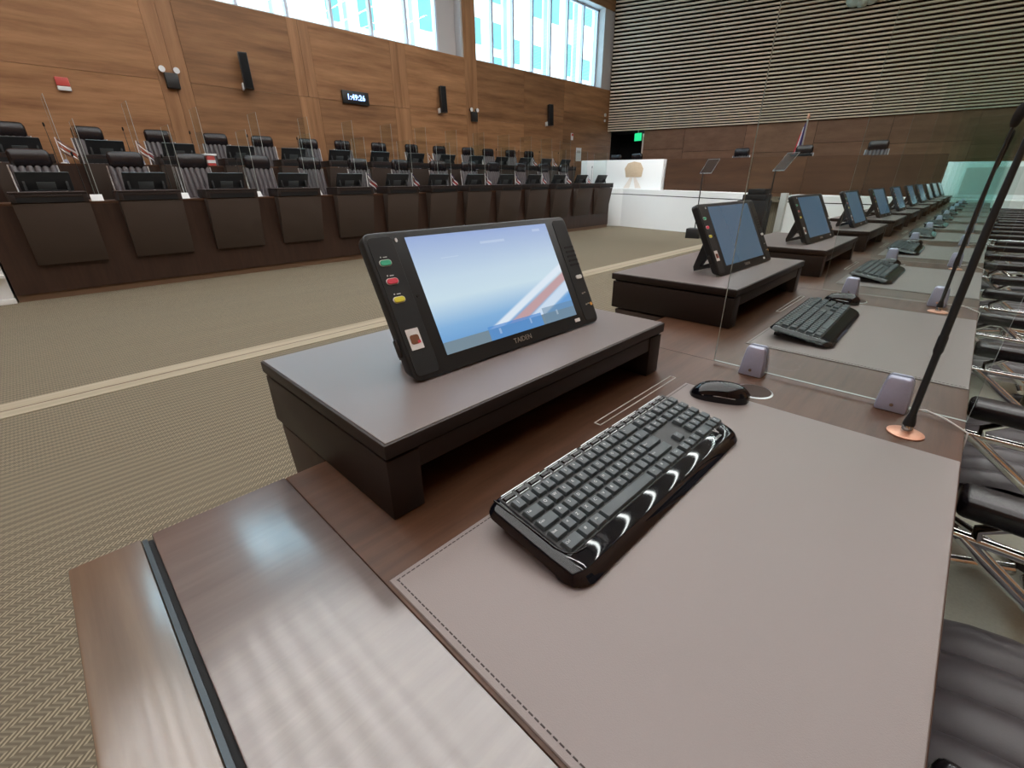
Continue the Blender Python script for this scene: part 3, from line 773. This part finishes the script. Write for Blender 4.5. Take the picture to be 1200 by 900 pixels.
# ---------------------------------------------------------------- mouse
def make_mouse():
    r = empty('computer_mouse')
    L, Wd, H = 0.110, 0.060, 0.036
    def shell(bm, z0=0.0, z1=1.0, grow=1.0):
        nu, nv = 22, 16
        rings = []
        for i in range(nu + 1):
            s = -1 + 2 * i / nu
            w = Wd / 2 * (max(0, 1 - abs(s) ** 3.2)) ** 0.5 * (0.93 + 0.09 * s)
            h = H * (max(0.0, 1 - abs(s * 0.97 + 0.06) ** 2.6)) ** 0.55 * (0.95 - 0.12 * s)
            rings.append([bm.verts.new((s * L / 2, w * grow * math.cos(math.pi * k / nv), 0.003 + (h - 0.003) * math.sin(math.pi * k / nv) ** 0.75 if h > 0.004 else 0.003)) for k in range(nv + 1)])
        for i in range(nu):
            for k in range(nv): bm.faces.new((rings[i][k], rings[i + 1][k], rings[i + 1][k + 1], rings[i][k + 1]))
        lo = [bm.verts.new((v.co.x, v.co.y, 0)) for v in [rg[0] for rg in rings] + [rg[-1] for rg in reversed(rings)]]
        up = [rg[0] for rg in rings] + [rg[-1] for rg in reversed(rings)]
        n = len(lo)
        for k in range(n): 
            try: bm.faces.new((up[k], up[(k + 1) % n], lo[(k + 1) % n], lo[k]))
            except Exception: pass
        bm.faces.new(lo)
    part('shell', 'black_gloss', r, shell, smooth=70)
    part('scroll_wheel', 'black', r, lambda bm: tube(bm, [(0.030, -0.004, 0.0205), (0.030, 0.004, 0.0205)], 0.007, 14))
    part('button_split', 'steel', r, lambda bm: tube(bm, [(0.002, 0, 0.0330), (0.012, 0, 0.0322), (0.02, 0, 0.0305)], 0.0006, 6))
    part('side_trim', 'steel', r, lambda bm: (tube(bm, [(-0.03, -0.0245, 0.012), (0.0, -0.0272, 0.0135), (0.03, -0.026, 0.011)], 0.0008, 6), tube(bm, [(-0.03, 0.0245, 0.012), (0.0, 0.0272, 0.0135), (0.03, 0.026, 0.011)], 0.0008, 6)))
    return r
ms0 = make_mouse()
for i in range(NM):
    o = ms0 if i == 0 else copy_tree(ms0)
    dx, dy, rz = ((-0.272, 0.866, 198) if i == 0 else (-0.262, 0.858 + 0.02 * (i % 2), 160 + 9 * (i % 4)))
    o.location = (dx, dy + i * P, DT + 0.0027 if i == 0 else DT + 0.0027); o.rotation_euler = (0, 0, R_(rz))
    tag(o, 'glossy black computer mouse beside the keyboard before the lit tablet' if i == 0 else
        'glossy black computer mouse on the %s desk place beyond the near glass screen' % ORD[i - 1], 'mouse', 'mice along the walnut desk')

# ---------------------------------------------------------------- glass partition with clamps
def glass_pane_mesh(x0, x1, th, z0, z1):
    bm = bmesh.new(); vs = box(bm, x0, x1, -th / 2, th / 2, z0, z1)
    bmesh.ops.recalc_face_normals(bm, faces=bm.faces)
    for f in bm.faces: f.material_index = 0 if abs(f.normal.y) > 0.5 else 1
    me = bpy.data.meshes.new('pane'); bm.to_mesh(me); bm.free()
    me.materials.append(M['glass']); me.materials.append(M['glass_edge']); return me
def make_partition(x0, x1, z1, clamps):
    r = empty('glass_screen')
    link('pane', glass_pane_mesh(x0, x1, 0.006, 0.008, z1), None, r)
    for x in clamps:
        for s in (-1, 1):
            def cl(bm):
                prof = [(-0.026, 0.0), (0.026, 0.0), (0.0235, 0.035), (0.0205, 0.060), (0.016, 0.066), (-0.016, 0.066), (-0.0205, 0.060), (-0.0235, 0.035)]
                lo = [bm.verts.new((x + p[0], s * 0.0034, p[1])) for p in prof]
                hi = [bm.verts.new((x + p[0] * 0.92, s * (0.026 - 0.17 * p[1]), p[1] * 0.97)) for p in prof]
                n = len(prof); bm.faces.new(lo); bm.faces.new(hi)
                for k in range(n): bm.faces.new((lo[k], lo[(k + 1) % n], hi[(k + 1) % n], hi[k]))
            c = part('clamp', 'clamp', r, cl, 0.003, label='lavender grey metal clamp')
            part('screw', 'chrome', c, lambda bm: tube(bm, [(x, s * 0.019, 0.014), (x, s * 0.0265, 0.014)], 0.0032, 10))
    return r
gp0 = make_partition(-0.356, 0.086, 0.975, (-0.268, -0.018))
for i in range(NM):
    o = gp0 if i == 0 else copy_tree(gp0)
    o.location = (0, 1.052 + i * P, DT + 0.0005); o.rotation_euler = (0, 0, R_(0))
    tag(o, 'tall clear glass screen on two lavender clamps, standing beside the lit tablet\'s keyboard' if i == 0 else
        'tall clear glass screen across the desk, %s beyond the first' % ORD[i - 1], 'screen', 'glass screens along the walnut desk')

# ---------------------------------------------------------------- gooseneck microphone
def make_mic():
    r = empty('gooseneck_microphone')
    part('base_plate', 'copper', r, lambda bm: lathe(bm, [(0.026, 0.0), (0.026, 0.002), (0.021, 0.004), (0.008, 0.0045)], 28), label='copper base ring')
    part('collar', 'chrome', r, lambda bm: lathe(bm, [(0.0078, 0.0045), (0.0078, 0.014), (0.0066, 0.017)], 16))
    part('lower_rod', 'black', r, lambda bm: lathe(bm, [(0.0085, 0.017), (0.0085, 0.022), (0.005, 0.04), (0.005, 0.145), (0.0064, 0.150), (0.0064, 0.172), (0.0054, 0.176)], 16))
    part('gooseneck', 'black', r, lambda bm: tube(bm, [(0, 0, 0.174), (0, 0, 0.33), (-0.003, 0.002, 0.44), (-0.008, 0.004, 0.53)], [0.0054, 0.005, 0.0038, 0.0033], 12), smooth=60)
    part('foam_head', 'foam', r, lambda bm: tube(bm, [(-0.008, 0.004, 0.525), (-0.0085, 0.0042, 0.532), (-0.010, 0.0045, 0.552), (-0.012, 0.005, 0.575), (-0.0125, 0.005, 0.583)], [0.006, 0.010, 0.0125, 0.010, 0.004], 14), smooth=60)
    return r
mic0 = make_mic()
for i in range(NM):
    o = mic0 if i == 0 else copy_tree(mic0)
    o.location = (0.014 if i == 0 else -0.008, 0.946 + i * P, DT + 0.0005)
    if i == 0: o.rotation_euler = (0, 0, math.pi)
    tag(o, 'black gooseneck microphone on a copper base beside the first glass screen' if i == 0 else
        'black gooseneck microphone before the %s glass screen beyond the first' % ORD[i - 1], 'microphone', 'microphones along the walnut desk')

for i in range(4):
    yy = 1.028 + i * P
    def cb(bm):
        tube(bm, [(-0.015, yy + 0.012, DT + 0.004), (0.03, yy + 0.015, DT + 0.014), (0.06, yy + 0.005, DT + 0.010), (0.0905, yy - 0.012, DT + 0.002), (0.0925, yy - 0.02, DT - 0.03), (0.094, yy - 0.015, DT - 0.09), (0.091, yy + 0.02, DT - 0.16)], 0.0016, 8)
    o = part('cable', 'cable', None, cb, smooth=60)
    tag(o, 'thin white cable hanging over the desk edge by the %s glass screen' % ORD[i], 'cable', 'thin cables by the glass screens')

# ================================================================== CHAIRS  (local +X = front)
def make_chair(bare=False):
    r = empty('leather_chair')
    def ribbed_back(bm):
        nu, nv = 42, 14
        def surf(side):
            def f(a, b):
                y = (a - 0.5) * 0.47 * (1 - 0.06 * (1 - b))
                zz = 0.47 + 0.72 * b
                x = -0.235 - 0.13 * b - 0.05 * math.sin(b * math.pi) * -0.5
                rib = abs(math.sin(a * 6 * math.pi)) ** 0.6
                return (x + (0.022 * rib + 0.006 if side > 0 else -0.022 * rib - 0.006), y, zz)
            return f
        grid(bm, surf(1), nu, nv); grid(bm, surf(-1), nu, nv)
    part('backrest', 'chair_rib', r, ribbed_back, smooth=60, label='vertically ribbed grey-brown backrest')
    def head(bm):
        n, m = 18, 12
        def f(a, b):
            y = (a - 0.5) * 2; e = max(0.0, 1 - abs(y) ** 6) ** 0.4
            ang = b * 2 * math.pi
            c, s = math.cos(ang), math.sin(ang)
            x = -0.372 + 0.062 * math.copysign(abs(c) ** 0.7, c) * (0.35 + 0.65 * e) - 0.03 * (1 - y * y) * 0.5
            zz = 1.268 + 0.122 * math.copysign(abs(s) ** 0.7, s) * (0.55 + 0.45 * e)
            return (x, y * 0.212, zz)
        vs = grid(bm, f, n, m)
        bm.faces.new([vs[0][j] for j in range(m)]); bm.faces.new([vs[n][j] for j in range(m)])
    part('headrest', 'chair_black', r, head, smooth=60, label='glossy black headrest cushion')
    def seat(bm):
        nu, nv = 42, 10
        def surf(side):
            def f(a, b):
                y = (a - 0.5) * 0.49; x = -0.24 + 0.50 * b
                rib = abs(math.sin(a * 6 * math.pi)) ** 0.6
                drop = -0.03 * max(0, (b - 0.75) / 0.25) ** 2
                return (x, y, 0.435 + drop + (0.020 * rib + 0.01 if side > 0 else -0.022))
            return f
        grid(bm, surf(1), nu, nv); grid(bm, surf(-1), nu, nv)
    part('seat', 'chair_rib', r, seat, smooth=60, label='ribbed seat')
    for s in (-1, 1):
        y = s * 0.285
        part('armrest', 'chair_black', r, lambda bm: box(bm, -0.16, 0.285, y - 0.036, y + 0.036, 0.628, 0.668), 0.012, seg=3)
        def arm(bm):
            tube(bm, [(0.275, y, 0.578), (0.05, y, 0.578), (-0.18, y, 0.578)], 0.010, 10)
            tube(bm, [(0.262, y, 0.578), (0.16, y, 0.50), (0.06, y - s * 0.01, 0.42), (0.0, y - s * 0.05, 0.405)], 0.012, 10)
            tube(bm, [(-0.12, y, 0.63), (-0.19, y, 0.575), (-0.255, y - s * 0.045, 0.56)], 0.010, 10)
            tube(bm, [(0.20, y, 0.632), (0.245, y, 0.60), (0.24, y, 0.575)], 0.009, 10)
        part('arm_frame', 'chrome', r, arm, smooth=60)
        part('side_rail', 'steel', r, lambda bm: tube(bm, [(0.22, s * 0.25, 0.41), (-0.2, s * 0.25, 0.425), (-0.262, s * 0.245, 0.50), (-0.375, s * 0.24, 1.19)], 0.011, 8), smooth=60)
    if not bare:
        part('column', 'chrome', r, lambda bm: lathe(bm, [(0.045, 0.40), (0.045, 0.36), (0.026, 0.35), (0.026, 0.12), (0.04, 0.11), (0.04, 0.07)], 16))
        for k in range(5):
            a = R_(72 * k + 20)
            L = part('base_arm', 'chrome', r, lambda bm: tube(bm, [(0.03 * math.cos(a), 0.03 * math.sin(a), 0.095), (0.28 * math.cos(a), 0.28 * math.sin(a), 0.065)], [0.02, 0.011], 10), smooth=60)
            part('caster', 'black', L, lambda bm: tube(bm, [(0.28 * math.cos(a) + 0.02 * math.sin(a), 0.28 * math.sin(a) - 0.02 * math.cos(a), 0.0265), (0.28 * math.cos(a) - 0.02 * math.sin(a), 0.28 * math.sin(a) + 0.02 * math.cos(a), 0.0265)], 0.026, 12))
    return r
ch0 = make_chair(); ch1 = make_chair(True)
bpart('pedestal', 'steel', ch1, (-0.04, 0.04, -0.04, 0.04, 0.0, 0.413))
for i in range(NM):
    o = ch0 if i == 0 else copy_tree(ch0)
    o.location = (0.395 + (0 if i < 2 else random.uniform(-0.02, 0.06)), 0.695 + i * P, 0.1155); o.rotation_euler = (0, 0, R_(180 + (0 if i < 2 else random.uniform(-5, 5))))
    tag(o, 'ribbed chair with chrome arms at the walnut desk, %s from its end board' % ORD[i], 'chair', 'chairs behind the walnut desk')

# ================================================================== OPPOSITE BENCHES
def bench(name, label, xf, n, y0, dtop, zfloor, zback, depth=0.70):
    """long bench whose front face stands at X = xf, seats behind it"""
    b = empty(name, (0, 0, 0)); tag(b, label, 'bench')
    ye = y0 + n * Q + 0.15
    bpart('front_board', 'bench_wood', b, (xf - 0.03, xf, y0, ye, zfloor + 0.085, dtop - 0.03))
    bpart('kick_board', 'kick', b, (xf - 0.05, xf - 0.02, y0, ye, zfloor + 0.0005, zfloor + 0.083))
    bpart('desk_top', 'desk_wood', b, (xf - depth, xf + 0.004, y0, ye, dtop - 0.03, dtop), 0.002)
    for yy in (y0, ye - 0.03):
        bpart('end_panel', 'bench_wood', b, (xf - depth, xf - 0.052, yy, yy + 0.03, zback + 0.001, dtop - 0.031))
    return b
BX1, BX2 = -8.0, -10.05
bench('front_bench', 'long dark wooden bench row with hanging panels standing on the carpet across the aisle', BX1, 13, -0.34, 1.109, 0.0, 0.36)
bench('rear_bench', 'long dark wooden bench row raised behind the front bench, under the window wall', BX2, 14, -0.34, 1.60, 0.36, 0.36)
sc_y = 0.675 / RL
glass_opp = make_partition(-0.62, -0.17, 0.92, (-0.5, -0.28))
first_glass = True; first_opp_tab = True
tab_opp = tab0
def opp_row(xf, n, dtop, ch_x, zf, rowname, start):
    global first_glass
    for i in range(n):
        yc = start + i * Q
        which = '%s from its open end' % ORD[i]
        o = copy_tree(riser0); o.location = (xf - 0.205, yc, dtop + 0.0005); o.rotation_euler = (0, 0, math.pi); o.scale = (1, sc_y, 1)
        tag(o, 'dark shelf with hanging front panel on the %s, %s' % (rowname, which), 'shelf', 'panelled shelves on the ' + rowname)
        t = copy_tree(tab0); t.location = (xf - 0.085, yc + 0.02, dtop + RH + 0.005); t.rotation_euler = (0, R_(-28), math.pi)
        tag(t, 'black tablet seen from behind on the %s, %s' % (rowname, which), 'tablet', 'tablets on the ' + rowname)
        c = copy_tree(ch1) if not (ch1.location.x == 0 and False) else ch1
        c.location = (ch_x + random.uniform(-0.04, 0.04), yc + 0.02 + random.uniform(-0.05, 0.05), zf + 0.001); c.rotation_euler = (0, 0, R_(random.uniform(-9, 9)))
        tag(c, 'high ribbed chair with black headrest behind the %s, %s' % (rowname, which), 'chair', 'chairs behind the ' + rowname)
        g = glass_opp if first_glass else copy_tree(glass_opp); first_glass = False
        g.location = (xf, yc + Q / 2, dtop + 0.0005)
        tag(g, 'clear glass screen standing on the %s, %s' % (rowname, which), 'screen', 'glass screens on the ' + rowname)
        m = copy_tree(mic0); m.location = (xf - 0.62, yc + 0.40, dtop + 0.0005); m.rotation_euler = (0, 0, math.pi)
        tag(m, 'thin black gooseneck microphone on the %s, %s' % (rowname, which), 'microphone', 'microphones on the ' + rowname)
opp_row(BX1, 13, 1.109, -9.0, 0.36, 'front bench', 0.29)
opp_row(BX2, 14, 1.60, -11.25, 0.86, 'raised rear bench', 0.25)
for ob in list(kids(ch1)): bpy.data.objects.remove(ob)
bpy.data.objects.remove(ch1)

# small striped desk flags and loose papers on the benches
def make_flag():
    r = empty('desk_flag')
    part('stand', 'white_plastic', r, lambda bm: (lathe(bm, [(0.03, 0), (0.03, 0.008), (0.012, 0.014), (0.004, 0.016), (0.004, 0.26)], 12)))
    for k, mt in enumerate(('blue_cloth', 'white_cloth', 'red_cloth', 'white_cloth', 'blue_cloth')):
        def st(bm, k=k):
            w = (0.022, 0.034, 0.028, 0.034, 0.022)[k]; off = (0, 0.022, 0.056, 0.084, 0.118)[k]
            grid(bm, lambda a, b: (0.012 * math.sin(a * 7 + k), 0.004 + 0.16 * a * 0.75 + 0.02 * b, 0.25 - off - w * b - 0.10 * a), 8, 1)
        part('stripe', mt, r, st, smooth=60)
    return r
fl0 = make_flag(); fl0.scale = (1.35, 1.35, 1.35)
fpos = [(BX1, 1.109, i, 'front bench') for i in (4, 5, 6, 7, 8, 9, 10, 11)] + [(BX2, 1.60, i, 'raised rear bench') for i in (0, 1, 7, 11, 12)]
for n, (xf, dz, i, nm) in enumerate(fpos):
    o = fl0 if n == 0 else copy_tree(fl0)
    o.location = (xf - 0.07, 0.29 + i * Q + 0.39, dz + 0.0005); o.rotation_euler = (0, 0, R_(random.uniform(-15, 15)))
    tag(o, 'small striped desk flag beside the %s tablet of the %s' % (ORD[i], nm), 'flag', 'desk flags on the benches')
for n, (i, dy) in enumerate(((0, 0.44), (1, 0.42), (2, 0.43), (3, 0.43))):
    o = empty('folded_card', (BX1 - 0.1, 0.29 + i * Q + dy, 1.1095), (0, 0, R_(8 * n)))
    tag(o, 'folded white paper card on the front bench beside its %s tablet' % ORD[i], 'paper', 'paper cards on the front bench')
    for s in (-1, 1):
        part('leaf', 'paper', o, lambda bm: prism(bm, [(s * 0.035, 0), (s * 0.0365, 0), (0.001 * s, 0.075), (0, 0.073)], -0.06, 0.06, 'Y'), smooth=0)
tb = empty('tissue_carton', (BX2 - 0.09, 2.657, 1.6005)); tag(tb, 'red and white carton with a pale lid standing on the raised rear bench', 'carton')
bpart('body', 'red', tb, (-0.05, 0.05, -0.06, 0.06, 0, 0.16), 0.004); bpart('band', 'white_plastic', tb, (-0.051, 0.051, -0.061, 0.061, 0.04, 0.09)); bpart('lid', 'white_plastic', tb, (-0.07, 0.07, -0.10, 0.10, 0.161, 0.19), 0.004)

# white end wall beside the open end of the front bench
bw = empty('low_white_block', (0, 0, 0)); tag(bw, 'low white block with stepped base at the open end of the front bench', 'block')
bpart('body', 'white', bw, (-9.6, -8.02, -1.6, -0.36, 0.06, 1.0), 0.004); bpart('plinth', 'white', bw, (-9.62, -7.98, -1.62, -0.355, 0.0005, 0.058), 0.003)
bpart('ledge', 'white', bw, (-9.61, -7.96, -1.61, -0.357, 0.30, 0.34), 0.003)

# ================================================================== WALL FITTINGS
def wy(y): return y * K
XF = XW + 0.036
def wallthing(name, y, z, label, cat, group=None, rot=(0, 0, 0)):
    o = empty(name, (XF, wy(y), wz(z)), rot); tag(o, label, cat, group); return o
a = wallthing('fire_alarm', 1.12, 2.83, 'small red fire alarm sounder on the wooden window wall', 'alarm')
bpart('body', 'red', a, (0, 0.06, -0.09, 0.09, -0.03, 0.10), 0.008); bpart('strobe', 'white_plastic', a, (0, 0.05, -0.09, 0.09, -0.10, -0.034), 0.006)
for n, (y, z) in enumerate(((2.685, 3.12), (10.13, 3.11))):
    a = wallthing('emergency_light', y, z, 'black twin-head emergency light with white lamps, %s' % ('on the wide pilaster beside the first wall speaker' if n == 0 else 'on the pilaster between the two windows'), 'light', 'emergency lights on the window wall')
    bpart('box', 'black', a, (0, 0.10, -0.10, 0.12, -0.20, 0.06), 0.01)
    for s in (-1, 1):
        h = part('lamp_head', 'black', a, lambda bm: tube(bm, [(0.03, s * 0.12, 0.11), (0.09, s * 0.12, 0.11)], [0.045, 0.055], 16))
        part('lens', 'white_plastic', h, lambda bm: tube(bm, [(0.0905, s * 0.12, 0.11), (0.10, s * 0.12, 0.11)], 0.054, 16))
for n, (y, z) in enumerate(((4.0, 3.35), (8.95, 3.34), (13.5, 3.33))):
    a = wallthing('column_speaker', y, z, 'slim black column loudspeaker, %s along the window wall from the alarm' % ORD[n], 'speaker', 'column speakers on the window wall', (0, R_(-3), R_(-12)))
    a.location.x += 0.10
    bpart('cabinet', 'black', a, (0, 0.14, -0.085, 0.085, -0.33, 0.33), 0.006)
    bpart('grille', 'foam', a, (0.1405, 0.147, -0.075, 0.075, -0.31, 0.31), 0.002)
    bpart('bracket', 'white_plastic', a, (-0.13, 0.02, -0.115, -0.087, -0.33, -0.20), 0.004)
a = wallthing('digital_clock', 6.4, 3.15, 'black digital wall clock with glowing blue digits on the wooden wall', 'clock')
bpart('case', 'black', a, (0, 0.06, -0.36, 0.36, -0.14, 0.14), 0.01)
me = text_mesh('1:49:26', 0.17, 0.002, bold=0.003)
for v in me.vertices: v.co = Vector((0.063 + v.co.z, v.co.x, v.co.y))
link('digits', me, M['digits'], a)
a = wallthing('wall_notice', 15.36, 2.21, 'white paper notice on the wooden wall near the dark doorway', 'notice')
bpart('sheet', 'paper', a, (0, 0.008, -0.17, 0.17, -0.24, 0.24)); bpart('print', 'pale_grey', a, (0.008, 0.0095, -0.12, 0.12, 0.05, 0.14))
a = wallthing('call_point', 14.9, 2.78, 'small red and white alarm call point above the paper notice', 'call point')
bpart('plate', 'white_plastic', a, (0, 0.03, -0.06, 0.06, -0.12, 0.12), 0.004); bpart('switch', 'red', a, (0.03, 0.05, -0.04, 0.04, 0.02, 0.10), 0.004)
for n, z in enumerate((3.62, 3.43)):
    a = wallthing('wall_button', 16.95, z, 'small round white wall button near the slatted wall, %s of two' % ('upper' if n == 0 else 'lower'), 'button', 'white wall buttons')
    part('disc', 'white_plastic', a, lambda bm: tube(bm, [(0, 0, 0), (0.03, 0, 0)], 0.06 if n == 0 else 0.045, 16)); part('cap', 'pale_grey', a, lambda bm: tube(bm, [(0.0305, 0, 0), (0.036, 0, 0)], 0.02, 12))
ex = empty('exit_sign', (-10.95, arcy(-10.95) - 0.12, ZS - 0.10), (0, 0, R_(-14))); tag(ex, 'glowing green exit sign hanging in the dark doorway top', 'sign')
bpart('panel', 'exit', ex, (-0.17, 0.17, -0.03, 0.03, -0.28, 0.0), 0.006); bpart('hanger', 'steel', ex, (-0.02, 0.02, -0.01, 0.01, 0.001, 0.10))

# carved emblem high on the slatted wall
em = empty('carved_emblem', (-4.50, arcy(-4.50) - 0.30, 6.76), (0, 0, R_(13))); tag(em, 'pale green carved rounded emblem mounted high on the slatted wall', 'emblem')
def lob(bm, cx, cz, rx, rz, d):
    n, m = 16, 8
    vs = grid(bm, lambda a, b: (cx + rx * math.cos(a * 2 * math.pi) * math.cos(b * math.pi / 2), -d * math.sin(b * math.pi / 2), cz + rz * math.sin(a * 2 * math.pi) * math.cos(b * math.pi / 2)), n, m)
for (cx, cz, rx, rz, d) in ((0, 0.05, 0.48, 0.45, 0.10), (-0.22, -0.30, 0.24, 0.22, 0.13), (0.22, -0.30, 0.24, 0.22, 0.13), (0.0, -0.42, 0.17, 0.14, 0.15)):
    part('relief', 'emblem', em, lambda bm: lob(bm, cx, cz, rx, rz, d), smooth=60)

# ================================================================== DAIS
da = empty('white_dais', (0, 0, 0)); tag(da, 'long white lacquered dais front with a thin dark seam', 'dais')
FP = [(-8.75, 12.62), (-7.9, 12.9), (-5.2, 12.25), (-3.75, 11.9)]
FQ = [(-3.1, 11.75), (-0.9, 12.1), (2.2, 12.6)]
def ribbon(bm, pts, th, z0, z1):
    sl = lambda x: -0.021 * (x + 6.8) if z0 > 0.1 else 0.0
    lo_ = lambda x: z0 + (sl(x)); hi_ = lambda x: z1 - 0.021 * (x + 6.8)
    lo0 = [bm.verts.new((x, y, lo_(x))) for x, y in pts]; lo1 = [bm.verts.new((x, y + th, lo_(x))) for x, y in pts]
    hi0 = [bm.verts.new((x, y, hi_(x))) for x, y in pts]; hi1 = [bm.verts.new((x, y + th, hi_(x))) for x, y in pts]
    n = len(pts)
    for i in range(n - 1):
        bm.faces.new((lo0[i], lo0[i + 1], hi0[i + 1], hi0[i])); bm.faces.new((lo1[i], hi1[i], hi1[i + 1], lo1[i + 1]))
        bm.faces.new((hi0[i], hi0[i + 1], hi1[i + 1], hi1[i])); bm.faces.new((lo0[i], lo1[i], lo1[i + 1], lo0[i + 1]))
    for i in (0, n - 1): bm.faces.new((lo0[i], hi0[i], hi1[i], lo1[i]))
def shift(pts, d): return [(x, y + d) for x, y in pts]
for pts in (FP, FQ):
    part('front_panel', 'white', da, lambda bm: ribbon(bm, pts, 0.12, 0.0005, 0.885), smooth=20)
    part('seam', 'groove', da, lambda bm: ribbon(bm, shift(pts, 0.012), 0.1, 0.8855, 0.905), smooth=20)
    part('ledge', 'white', da, lambda bm: ribbon(bm, pts, 0.85, 0.9055, 1.03), smooth=20)
bpart('shaded_end', 'pale_grey', da, (-3.19, -3.07, 11.60, 11.74, 0.0005, 1.0))  # added piece; its grey stands for shade on the white front's end
wbk = empty('white_upper_desk', (0, 0, 0)); tag(wbk, 'white upper desk block with a tan emblem, standing on the dais ledge', 'desk')
part('body', 'white', wbk, lambda bm: ribbon(bm, [(-9.68, 13.15), (-6.82, 13.15)], 0.3, 1.032, 1.83), 0.006)
def shield(bm): prism(bm, [(-0.30, 0.22), (-0.20, 0.36), (0.0, 0.40), (0.22, 0.36), (0.32, 0.20), (0.28, -0.02), (-0.24, -0.02)], 0, 0.012, 'Y')
e1 = part('emblem', 'tan', wbk, shield, 0.003, loc=(-7.75, 13.135, 1.40), label='tan rounded emblem')
for s in (-1, 1):
    part('ribbon', 'tan_pale', e1, lambda bm: prism(bm, [(0.02 * s, -0.03), (0.10 * s, -0.03), (0.30 * s, -0.32), (0.10 * s, -0.32)], 0.001, 0.011, 'Y'))
wb2 = empty('white_side_block', (0, 0, 0)); tag(wb2, 'white desk block on the dais seen through the row of glass screens', 'desk')
part('body', 'white', wb2, lambda bm: ribbon(bm, [(-0.72, 13.1), (1.9, 13.1)], 0.3, 1.032, 1.68), 0.006)
bpart('inset', 'pale_grey', wb2, (-0.42, 1.2, 13.085, 13.099, 0.96, 1.44), 0.003)
dd = empty('dais_desk', (0, 0, 0)); tag(dd, 'broad dark brown veneered dais desk between the white blocks', 'desk')
BP = [(-6.80, 13.30), (-5.6, 13.2), (-4.4, 13.1), (-3.2, 13.06), (-2.0, 13.1), (-0.75, 13.2)]
for i in range(len(BP) - 1):
    a_, b_ = BP[i], BP[i + 1]
    part('front_panel', 'dais_veneer', dd, lambda bm: ribbon(bm, [(a_[0] + 0.004, a_[1]), (b_[0] - 0.004, b_[1])], 0.04, 1.0315, 1.83), smooth=20)
part('desk_top', 'dais_veneer', dd, lambda bm: ribbon(bm, shift(BP, 0.041), 0.6, 1.62, 1.66), smooth=20)
# seats behind the dais desk
for n, (x, y, zf, rz, txt) in enumerate(((-5.55, 15.1, 0.741, -90, 'beside the flag pole, nearer the doorway'), (-3.95, 15.3, 0.741, -88, 'in front of the tall flag'), (-2.28, 15.0, 0.741, -92, 'beyond the second prompter stand'), (-9.75, 15.0, 0.741, -80, 'behind the white upper desk, nearer the dark doorway'), (-8.95, 14.9, 0.741, -95, 'behind the white upper desk, nearer its emblem'))):
    c = copy_tree(ch0); c.location = (x, y, zf); c.rotation_euler = (0, 0, R_(rz))
    tag(c, 'black high-backed chair on the dais %s' % txt, 'chair', 'chairs on the dais')
mon = copy_tree(tab0, (-3.42, 13.42, 1.594), (0, R_(-20), R_(90))); tag(mon, 'dark monitor on the dais desk beside the flag chair', 'monitor')
# tall flag
fg = empty('tall_flag', (-4.28, 16.6, 0.7405)); tag(fg, 'tall red, white and blue flag hanging from a pole on the dais', 'flag')
part('pole', 'steel', fg, lambda bm: tube(bm, [(0, 0, 0.02), (0, 0, 2.10)], 0.022, 10)); part('base', 'dark', fg, lambda bm: lathe(bm, [(0.18, 0), (0.18, 0.03), (0.05, 0.06)], 18))
part('finial', 'copper', fg, lambda bm: lathe(bm, [(0.02, 2.10), (0.045, 2.14), (0.0455, 2.17), (0.01, 2.25)], 10))
for k, mt in enumerate(('blue_cloth', 'white_cloth', 'red_cloth')):
    def cl(bm, k=k):
        grid(bm, lambda a, b: (-(0.02 + 0.30 * (0.25 + 0.75 * b) * (k + a) / 3 + 0.02 * math.sin(9 * a + 4 * b)), -0.03 - 0.02 * math.sin(12 * (a + k)), 2.02 - 1.15 * b - 0.10 * (k + a)), 6, 10)
    part('stripe', mt, fg, cl, smooth=60)
# lectern between the two prompters
le = empty('stepped_lectern', (-3.50, 11.05, 0)); tag(le, 'black stepped lectern standing before the white dais between two prompters', 'lectern')
bpart('body', 'groove', le, (-0.36, 0.22, -0.05, 0.35, 0.0008, 0.86), 0.006); bpart('step', 'groove', le, (-0.27, 0.20, -0.04, 0.33, 0.861, 0.98), 0.006); bpart('desk_top', 'groove', le, (-0.18, 0.16, -0.04, 0.30, 0.981, 1.09), 0.006)
for n, (x, y, rz) in enumerate(((-4.80, 11.2, 10), (-2.90, 9.9, -12))):
    t = empty('prompter_stand', (x, y, 0.0005), (0, 0, R_(rz))); tag(t, 'speech prompter glass on a thin black pole, %s' % ('nearer the tan emblem' if n == 0 else 'catching a bright ceiling light'), 'prompter', 'speech prompters beside the lectern')
    bpart('base', 'black', t, (-0.16, 0.16, -0.16, 0.16, 0, 0.22), 0.01)
    part('pole', 'black', t, lambda bm: tube(bm, [(0, 0, 0.22), (0, 0, 1.42)], 0.012, 8))
    gme = None
    bm = bmesh.new(); box(bm, -0.15, 0.15, -0.004, 0.004, 0, 0.36); me = fin(bm, 'plate', 0, smooth=0)
    link('plate', me, M['prompter'], t, (0.06, 0, 1.42), (R_(-38), 0, R_(-25)))
    part('plate_rim', 'steel', t, lambda bm: (box(bm, -0.155, 0.155, -0.006, 0.006, -0.012, 0), box(bm, -0.155, -0.15, -0.006, 0.006, 0, 0.36), box(bm, 0.15, 0.155, -0.006, 0.006, 0, 0.36), box(bm, -0.155, 0.155, -0.006, 0.006, 0.36, 0.366)), loc=(0.06, 0, 1.42), rot=(R_(-38), 0, R_(-25)))
